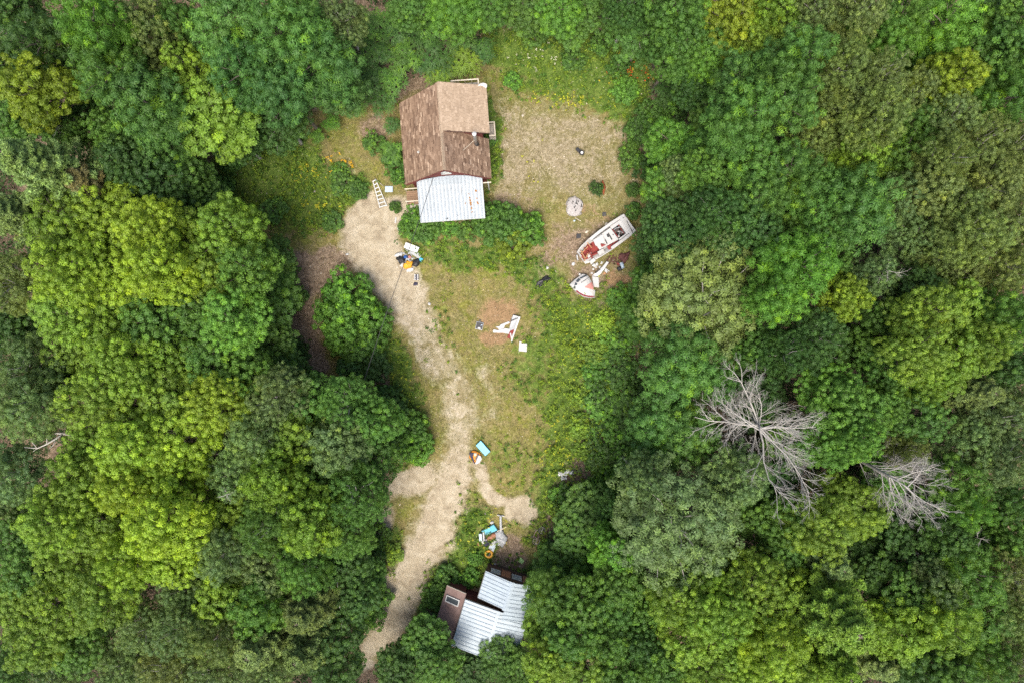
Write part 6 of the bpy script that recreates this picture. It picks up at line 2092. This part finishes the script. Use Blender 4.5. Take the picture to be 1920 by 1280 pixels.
flat_thing("green_mat", "light green rounded mat on brown leaf litter by the shed", "mat", [Z5(862, 945), Z5(905, 893), Z5(925, 893), Z5(990, 955), Z5(990, 970), Z5(955, 1020), Z5(935, 1020), Z5(865, 962)], .02, .08, 'lime_plastic', bevel=.02)
# bicycle lying by the weeds
M['tyre'] = plain("tyre_rubber", (0.02, 0.02, 0.02), 0.8, dirt=0.3)
M['bike'] = plain("bicycle_frame", (0.28, 0.16, 0.18), 0.4, 0.3, dirt=0.4)
bc = empty("bicycle", G(1010, 1000), R_(-62), "old bicycle lying in weeds at the clearing's lower right edge", "bicycle")
bc.rotation_euler = (R_(14), 0, R_(62))
bc.location.z += 0.42
for x in (-.52, .52):
    w = MB().ring((x, 0, .10), .32, .024, 28, 6).build("wheel", M['tyre'], bc, smooth=True)
    MB().ring((x, 0, .10), .29, .012, 28, 5).build("rim", M['galv'], w, smooth=True)
    mb = MB()
    for k in range(14):
        a = 2 * math.pi * k / 14
        mb.tube([(x, 0, .10 + (.03 if k % 2 else -.03)), (x + .29 * math.cos(a), .29 * math.sin(a), .10)], .004, 3, cap=False)
    mb.tube([(x, 0, .05), (x, 0, .15)], .03, 8).build("spokes", M['galv'], w)
A, B_, C_, D_, E_ = (-.52, 0, .1), (-.12, -.02, .1), (-.28, .42, .1), (.34, .48, .1), (.52, 0, .1)
mb = MB()
for p, q in ((A, B_), (A, C_), (B_, C_), (C_, D_), (B_, D_)):
    mb.tube([p, q], .02, 7)
mb.build("frame", M['bike'], bc)
MB().tube([E_, D_, (.30, .58, .1)], .02, 7).build("fork", M['galv'], bc)
MB().tube([(.36, .62, -.02), (.30, .58, .1), (.28, .60, .36), (.20, .56, .42)], .015, 6).build("handlebar", M['galv'], bc)
MB().lump((-.32, .52, .06), (.26, .12, .08), 4, .1, rz=.3).build("saddle", M['black'], bc)
MB().ring((-.12, -.02, .13), .09, .012, 16, 5).tube([(-.12, -.02, .13), (.02, -.1, .16)], .012, 5).build("crankset", M['dark_metal'], bc)
# --- by the cabin
ldr = empty("ladder", G(712, 363), R_(0), "white wooden stepladder lying flat left of the cabin", "ladder")
o = G(712, 363)
L0, L1, R0_, R1_ = [Vector((*q, .12)) for q in pxpoly(o, [(699.5, 340), (713, 391), (704.5, 337), (726, 387.5)])]
for a_, b_ in ((L0, L1), (R0_, R1_)):
    d_ = b_ - a_
    MB().box((a_ + b_) / 2, (.07, d_.length, .08), math.atan2(-d_.x, d_.y)).build("rail", M['white_trim'], ldr)
for k in range(8):
    f = .03 + .94 * k / 7
    a_, b_ = L0.lerp(L1, f), R0_.lerp(R1_, f)
    d_ = b_ - a_
    MB().box((a_ + b_) / 2 + Vector((0, 0, .045)), (d_.length, .09, .03), math.atan2(d_.y, d_.x)).build("rung", M['white_trim'], ldr)
MB().box(R0_ + Vector((.3, -.25, -.05)), (.9, .05, .05), R_(-42)).build("back_leg", M['grey_wood'], ldr)
flat_thing("grey_lid", "grey-blue rectangular lid on the ground left of the cabin", "lid", [(722.5, 350), (737, 350), (737, 361), (722, 361)], .02, .14, 'blue_grey', bevel=.02)  # a loose flat lid, not a whole bin
flat_thing("white_plank", "short white plank at the driveway's top end", "plank", [(741, 408), (744, 408), (743, 419), (740, 419)], .02, .07, 'gel')
heap("litter_bag", "small pale and purple litter beside the bush at the driveway top", "litter", 750, 428, .5, .35, .12, 20, 'white_bag', 131, .5)
heap("litter_bag", "white scrap on the driveway's left side", "litter", 651, 477, .3, .16, .08, 10, 'white_bag', 132, .3)
heap("tarp_bundle", "grey tarp bundle against the shed's lean-to", "tarp", 862, 1083, 1.0, .7, .3, -20, 'dark_metal', 133, .4)
# overhead wires
wp = [(1, P(813, 331, 5.2)), (2, P(786, 414, 5.0)), (3, P(716, 612, 5.6)), (4, P(683, 712, 6.3)), (5, P(655, 800, 7.2))]
wr_ = MB().tube([p for _, p in wp], .022, 6).build("overhead_wire", M['dark_metal'], None)
tag(wr_, "thin overhead wire running from the cabin gable over the thicket", "wire", "overhead wires")
wr2 = MB().tube([P(632, 1085, 6.5), P(635, 1120, 6.4), P(639, 1152, 6.4), P(642, 1190, 6.6)], .022, 6).build("overhead_wire", M['white_trim'], None)
tag(wr2, "pale dashed wire stretch over the dark gap left of the lower track", "wire", "overhead wires")

# ------------------------------------------------------------------ uncountable small growth
rg = np.random.default_rng(99)


def stuff(name, label, V, F, col, mat):
    me = np_mesh(name, V, F, mat, {"col": col})
    o = link(name, me)
    o["kind"] = "stuff"
    o["label"] = label
    return o


# grass blades and straw of the clearing
n = 190000
px, py = rg.uniform(375, 1245, n), rg.uniform(30, 1270, n)
x, y = (px - 960) * CAM_H / FPX, (640 - py) * CAM_H / FPX
clear, lush, dirt, pale, litter, red = [wlook(W_, x, y) for W_ in (W_clear, W_lush, W_dirt, W_pale, W_litter, W_red)]
patch = fnoise(x, y, 1.1, 301, 3)
dens = clear * np.clip(1.15 - dirt * 1.25, 0.02, 1) * np.clip(1 - .15 * pale, 0, 1) * np.clip(1 - .8 * litter, 0, 1) * np.clip(1 - .7 * red, 0, 1) * np.clip((patch - .28) * 3.0, .15, 1)
keep = rg.random(n) < dens
x, y, lush, pale, patch = x[keep], y[keep], lush[keep], pale[keep], patch[keep]
m = len(x)
z = wlook(ZZ, x, y)
green = np.clip(lush * .85 + (fnoise(x, y, 2.6, 333, 3) - .45) * 1.5 + rg.normal(0, .16, m), 0, 1)[:, None]
straw = np.array([.25, .215, .105]) * rg.uniform(.6, 1.3, (m, 1))
gcol = np.array([.105, .150, .026]) * rg.uniform(.5, 1.5, (m, 1))
col = straw * (1 - green) + gcol * green
nrm = rg.normal(size=(m, 3)) * .6 + [0, 0, 1]
axis = rg.normal(size=(m, 3)) + [0, 0, .5]
pos = np.stack([x, y, z + .03 + rg.uniform(0, .06, m)], -1)
V, F = leaf_quads(pos, nrm, axis, rg.uniform(.09, .2, m), rg.uniform(.018, .045, m))
stuff("grass", "dry and green grass blades covering the clearing", V, F, np.repeat(col, 4, 0), M['small_plant'])

# leafy weeds where the ground is lush
n = 30000
px, py = rg.uniform(375, 1245, n), rg.uniform(30, 1270, n)
x, y = (px - 960) * CAM_H / FPX, (640 - py) * CAM_H / FPX
lush, clear, dirt = wlook(W_lush, x, y), wlook(W_clear, x, y), wlook(W_dirt, x, y)
wn_ = fnoise(x, y, 1.3, 404, 3)
keep = rg.random(n) < np.clip(lush * (wn_ * 1.9 - .25), 0, 1) + .004 * clear * (1 - dirt)
x, y = x[keep], y[keep]
k = len(x)
hgt = rg.uniform(.08, .5, k) * np.where((x > 1.5) & (y < 5), 1.5, 1) * (.5 + wlook(W_lush, x, y))
wid = rg.uniform(.10, .32, k)
east = np.clip((x - 1.5) / 3.0, 0, 1) * np.clip((8 - y) / 6, 0, 1)
hue = rg.uniform(0, 1, k) ** np.where(east > .3, .45, 1.1)
base = np.array([.050, .125, .020]) * (1 - hue[:, None]) + np.array([.190, .268, .022]) * hue[:, None]
ci = np.repeat(np.arange(k), 16)
m = len(ci)
d = unit(rg.normal(size=(m, 3)) * [1, 1, .8] + [0, 0, .6])
pos = np.stack([x[ci], y[ci], wlook(ZZ, x, y)[ci] + .02], -1) + d * wid[ci][:, None] * rg.uniform(.4, 1.05, (m, 1)) * [1, 1, .6] + np.stack([np.zeros(m), np.zeros(m), hgt[ci] * rg.uniform(.3, 1, m)], -1)
pos[:, 2] = np.maximum(pos[:, 2], .02)
V, F = leaf_quads(pos, d * .6 + rg.normal(size=(m, 3)) * .4 + [0, 0, .7], d * [1, 1, .3] + rg.normal(size=(m, 3)) * .4, rg.uniform(.10, .20, m), rg.uniform(.05, .10, m))
col = base[ci] * rg.uniform(.6, 1.4, (m, 1))
stuff("weeds", "leafy weeds and low growth in the lush parts of the clearing", V, F, np.repeat(col, 4, 0), M['small_plant'])

# yellow and red flower heads
fx, fy, fc = [], [], []
for cx, cy, sx, sy, nn, c in [(1185, 140, 30, 14, 26, (.55, .10, .02)), (640, 305, 26, 12, 26, (.62, .36, .02)), (575, 320, 30, 14, 26, (.45, .40, .03)), (1060, 190, 60, 16, 46, (.42, .42, .03)),
                              (1010, 300, 90, 60, 8, (.40, .40, .03)), (1080, 620, 40, 60, 70, (.40, .44, .03)), (1050, 850, 30, 70, 60, (.42, .42, .03)), (1165, 130, 40, 20, 20, (.5, .4, .03)), (600, 385, 50, 14, 24, (.46, .44, .03)),
                              (900, 1000, 40, 40, 20, (.44, .42, .04)), (1000, 110, 50, 30, 20, (.5, .5, .35)), (750, 720, 20, 60, 26, (.40, .42, .03))]:
    for _ in range(nn):
        q = P(rg.normal(cx, sx * .6), rg.normal(cy, sy * .6))
        fx.append(q.x); fy.append(q.y); fc.append(np.array(c) * rg.uniform(.7, 1.2))
fx, fy, fc = np.array(fx), np.array(fy), np.array(fc)
ci = np.repeat(np.arange(len(fx)), 5)
m = len(ci)
pos = np.stack([fx[ci], fy[ci], np.full(m, .34)], -1) + rg.normal(size=(m, 3)) * [.05, .05, .04]
V, F = leaf_quads(pos, rg.normal(size=(m, 3)) * .3 + [0, 0, 1], rg.normal(size=(m, 3)), .10, .08)
stuff("flowers", "yellow and red flower heads among the weeds", V, F, np.repeat(fc[ci], 4, 0), M['small_plant'])

# pebbles and pale chips on bare soil
n = 5200
px, py = rg.uniform(380, 1240, n), rg.uniform(30, 1270, n)
x, y = (px - 960) * CAM_H / FPX, (640 - py) * CAM_H / FPX
dens = wlook(W_clear, x, y) * (.12 + .8 * wlook(W_pale, x, y) + .10 * wlook(W_dirt, x, y) + .3 * wlook(W_litter, x, y))
keep = rg.random(n) < dens
x, y = x[keep], y[keep]
k = len(x)
s_ = rg.uniform(.02, .06, k) * np.where(rg.random(k) < .05, 1.9, 1)
oct_ = np.array([(1, 0, 0), (0, 1, 0), (-1, 0, 0), (0, -1, 0), (0, 0, .7), (0, 0, -.7)])
V = np.stack([x, y, wlook(ZZ, x, y) + s_ * .3], -1)[:, None] + oct_[None] * s_[:, None, None] * rg.uniform(.6, 1.3, (k, 6, 1))
F3 = np.array([(0, 1, 4), (1, 2, 4), (2, 3, 4), (3, 0, 4)])
F = (np.arange(k)[:, None, None] * 6 + F3[None]).reshape(-1, 3)
col = np.array([.46, .41, .33]) * rg.uniform(.4, 1.45, (k, 1))
stuff("pebbles", "pebbles and pale chips scattered over bare soil", V.reshape(-1, 3), F, np.repeat(col, 6, 0), M['small_plant'])

# fallen leaves on the litter
n = 26000
px, py = rg.uniform(375, 1245, n), rg.uniform(30, 1270, n)
x, y = (px - 960) * CAM_H / FPX, (640 - py) * CAM_H / FPX
keep = rg.random(n) < np.clip(wlook(W_litter, x, y) * .9 + .02, 0, 1)
x, y = x[keep], y[keep]
m = len(x)
V, F = leaf_quads(np.stack([x, y, wlook(ZZ, x, y) + .025], -1), rg.normal(size=(m, 3)) * .35 + [0, 0, 1], rg.normal(size=(m, 3)), rg.uniform(.07, .14, m), rg.uniform(.04, .08, m))
tone = rg.random((m, 1))
col = np.array([.17, .11, .07]) * (1 - tone) + np.array([.44, .34, .24]) * tone
stuff("fallen_leaves", "brown fallen leaves on the forest floor and leaf-strewn clearing", V, F, np.repeat(col, 4, 0), M['small_plant'])

# undergrowth beneath the wood
n = 12000
x, y = rg.uniform(-48, 48, n), rg.uniform(-33, 33, n)
keep = wlook(W_clear, x, y) < .25
dx, dy = x - HX, y - HY
keep &= ~((np.abs(dx) < 4.6) & (np.abs(dy) < 5.5)) & ~((x > -6.5) & (x < 2.5) & (y < -17.5) & (y > -26.5))
keep &= wlook(W_track, x, y) < .1
x, y = x[keep], y[keep]
k = len(x)
hgt = rg.uniform(.4, 2.6, k)
edge = wlook(W_clear, x, y)
ci = np.repeat(np.arange(k), 15)
m = len(ci)
d = unit(rg.normal(size=(m, 3)) * [1, 1, .6] + [0, 0, .6])
pos = np.stack([x[ci], y[ci], hgt[ci] * rg.uniform(.45, 1, m)], -1) + d * rg.uniform(.3, .75, (m, 1)) * [1, 1, .5]
pos[:, 2] = np.maximum(pos[:, 2], .05)
V, F = leaf_quads(pos, d * .5 + rg.normal(size=(m, 3)) * .4 + [0, 0, .9], d + rg.normal(size=(m, 3)) * .4, rg.uniform(.2, .34, m), rg.uniform(.12, .2, m))
col = np.array([.045, .085, .022]) * rg.uniform(.6, 1.4, (m, 1))
stuff("undergrowth", "shaded leafy undergrowth on the forest floor", V, F, np.repeat(col, 4, 0), M['small_plant'])

# the wood goes on beyond the picture on every side
rg = np.random.default_rng(321)
VV, CC, TB = [], [], MB()
spots = []
for a in np.arange(-64, 65, 5.2):
    for b in (-37.5, -32.2, 32.2, 37.5):
        spots.append((a + rg.normal(0, .8), b + rg.normal(0, .6)))
for b in np.arange(-28, 29, 5.2):
    for a in (-58, -52.5, -47.0, 47.0, 52.5, 58):
        spots.append((a + rg.normal(0, .6), b + rg.normal(0, .8)))
for (a, b) in spots:
    h = rg.uniform(9, 13)
    m = 1150
    d = unit(rg.normal(size=(m, 3)) + [0, 0, .35])
    bump_ = 1 + .22 * np.sin(d[:, 0] * 5 + a) * np.sin(d[:, 1] * 5 + b)
    pos = np.array([a, b, h - 3.0]) + d * bump_[:, None] * rg.uniform(.75, 1.03, (m, 1)) * [3.1, 3.1, 3.0]
    V, F = leaf_quads(pos, d + rg.normal(size=(m, 3)) * .35 + [0, 0, .3], rg.normal(size=(m, 3)), rg.uniform(.3, .5, m), rg.uniform(.2, .32, m))
    VV.append(V)
    CC.append(np.array(CK[rg.choice(['yg', 'mid', 'gr', 'ol', 'bl'])])[None] * rg.uniform(.7, 1.25, (m, 1)))
    TB.tube([(a, b, -.1), (a, b, h - 3)], [.22, .1], 6)
VV = np.concatenate(VV)
wd = stuff("woodland", "woodland that carries on past the edges of the picture", VV, np.arange(len(VV)).reshape(-1, 4), np.repeat(np.concatenate(CC), 4, 0), M['small_plant'])
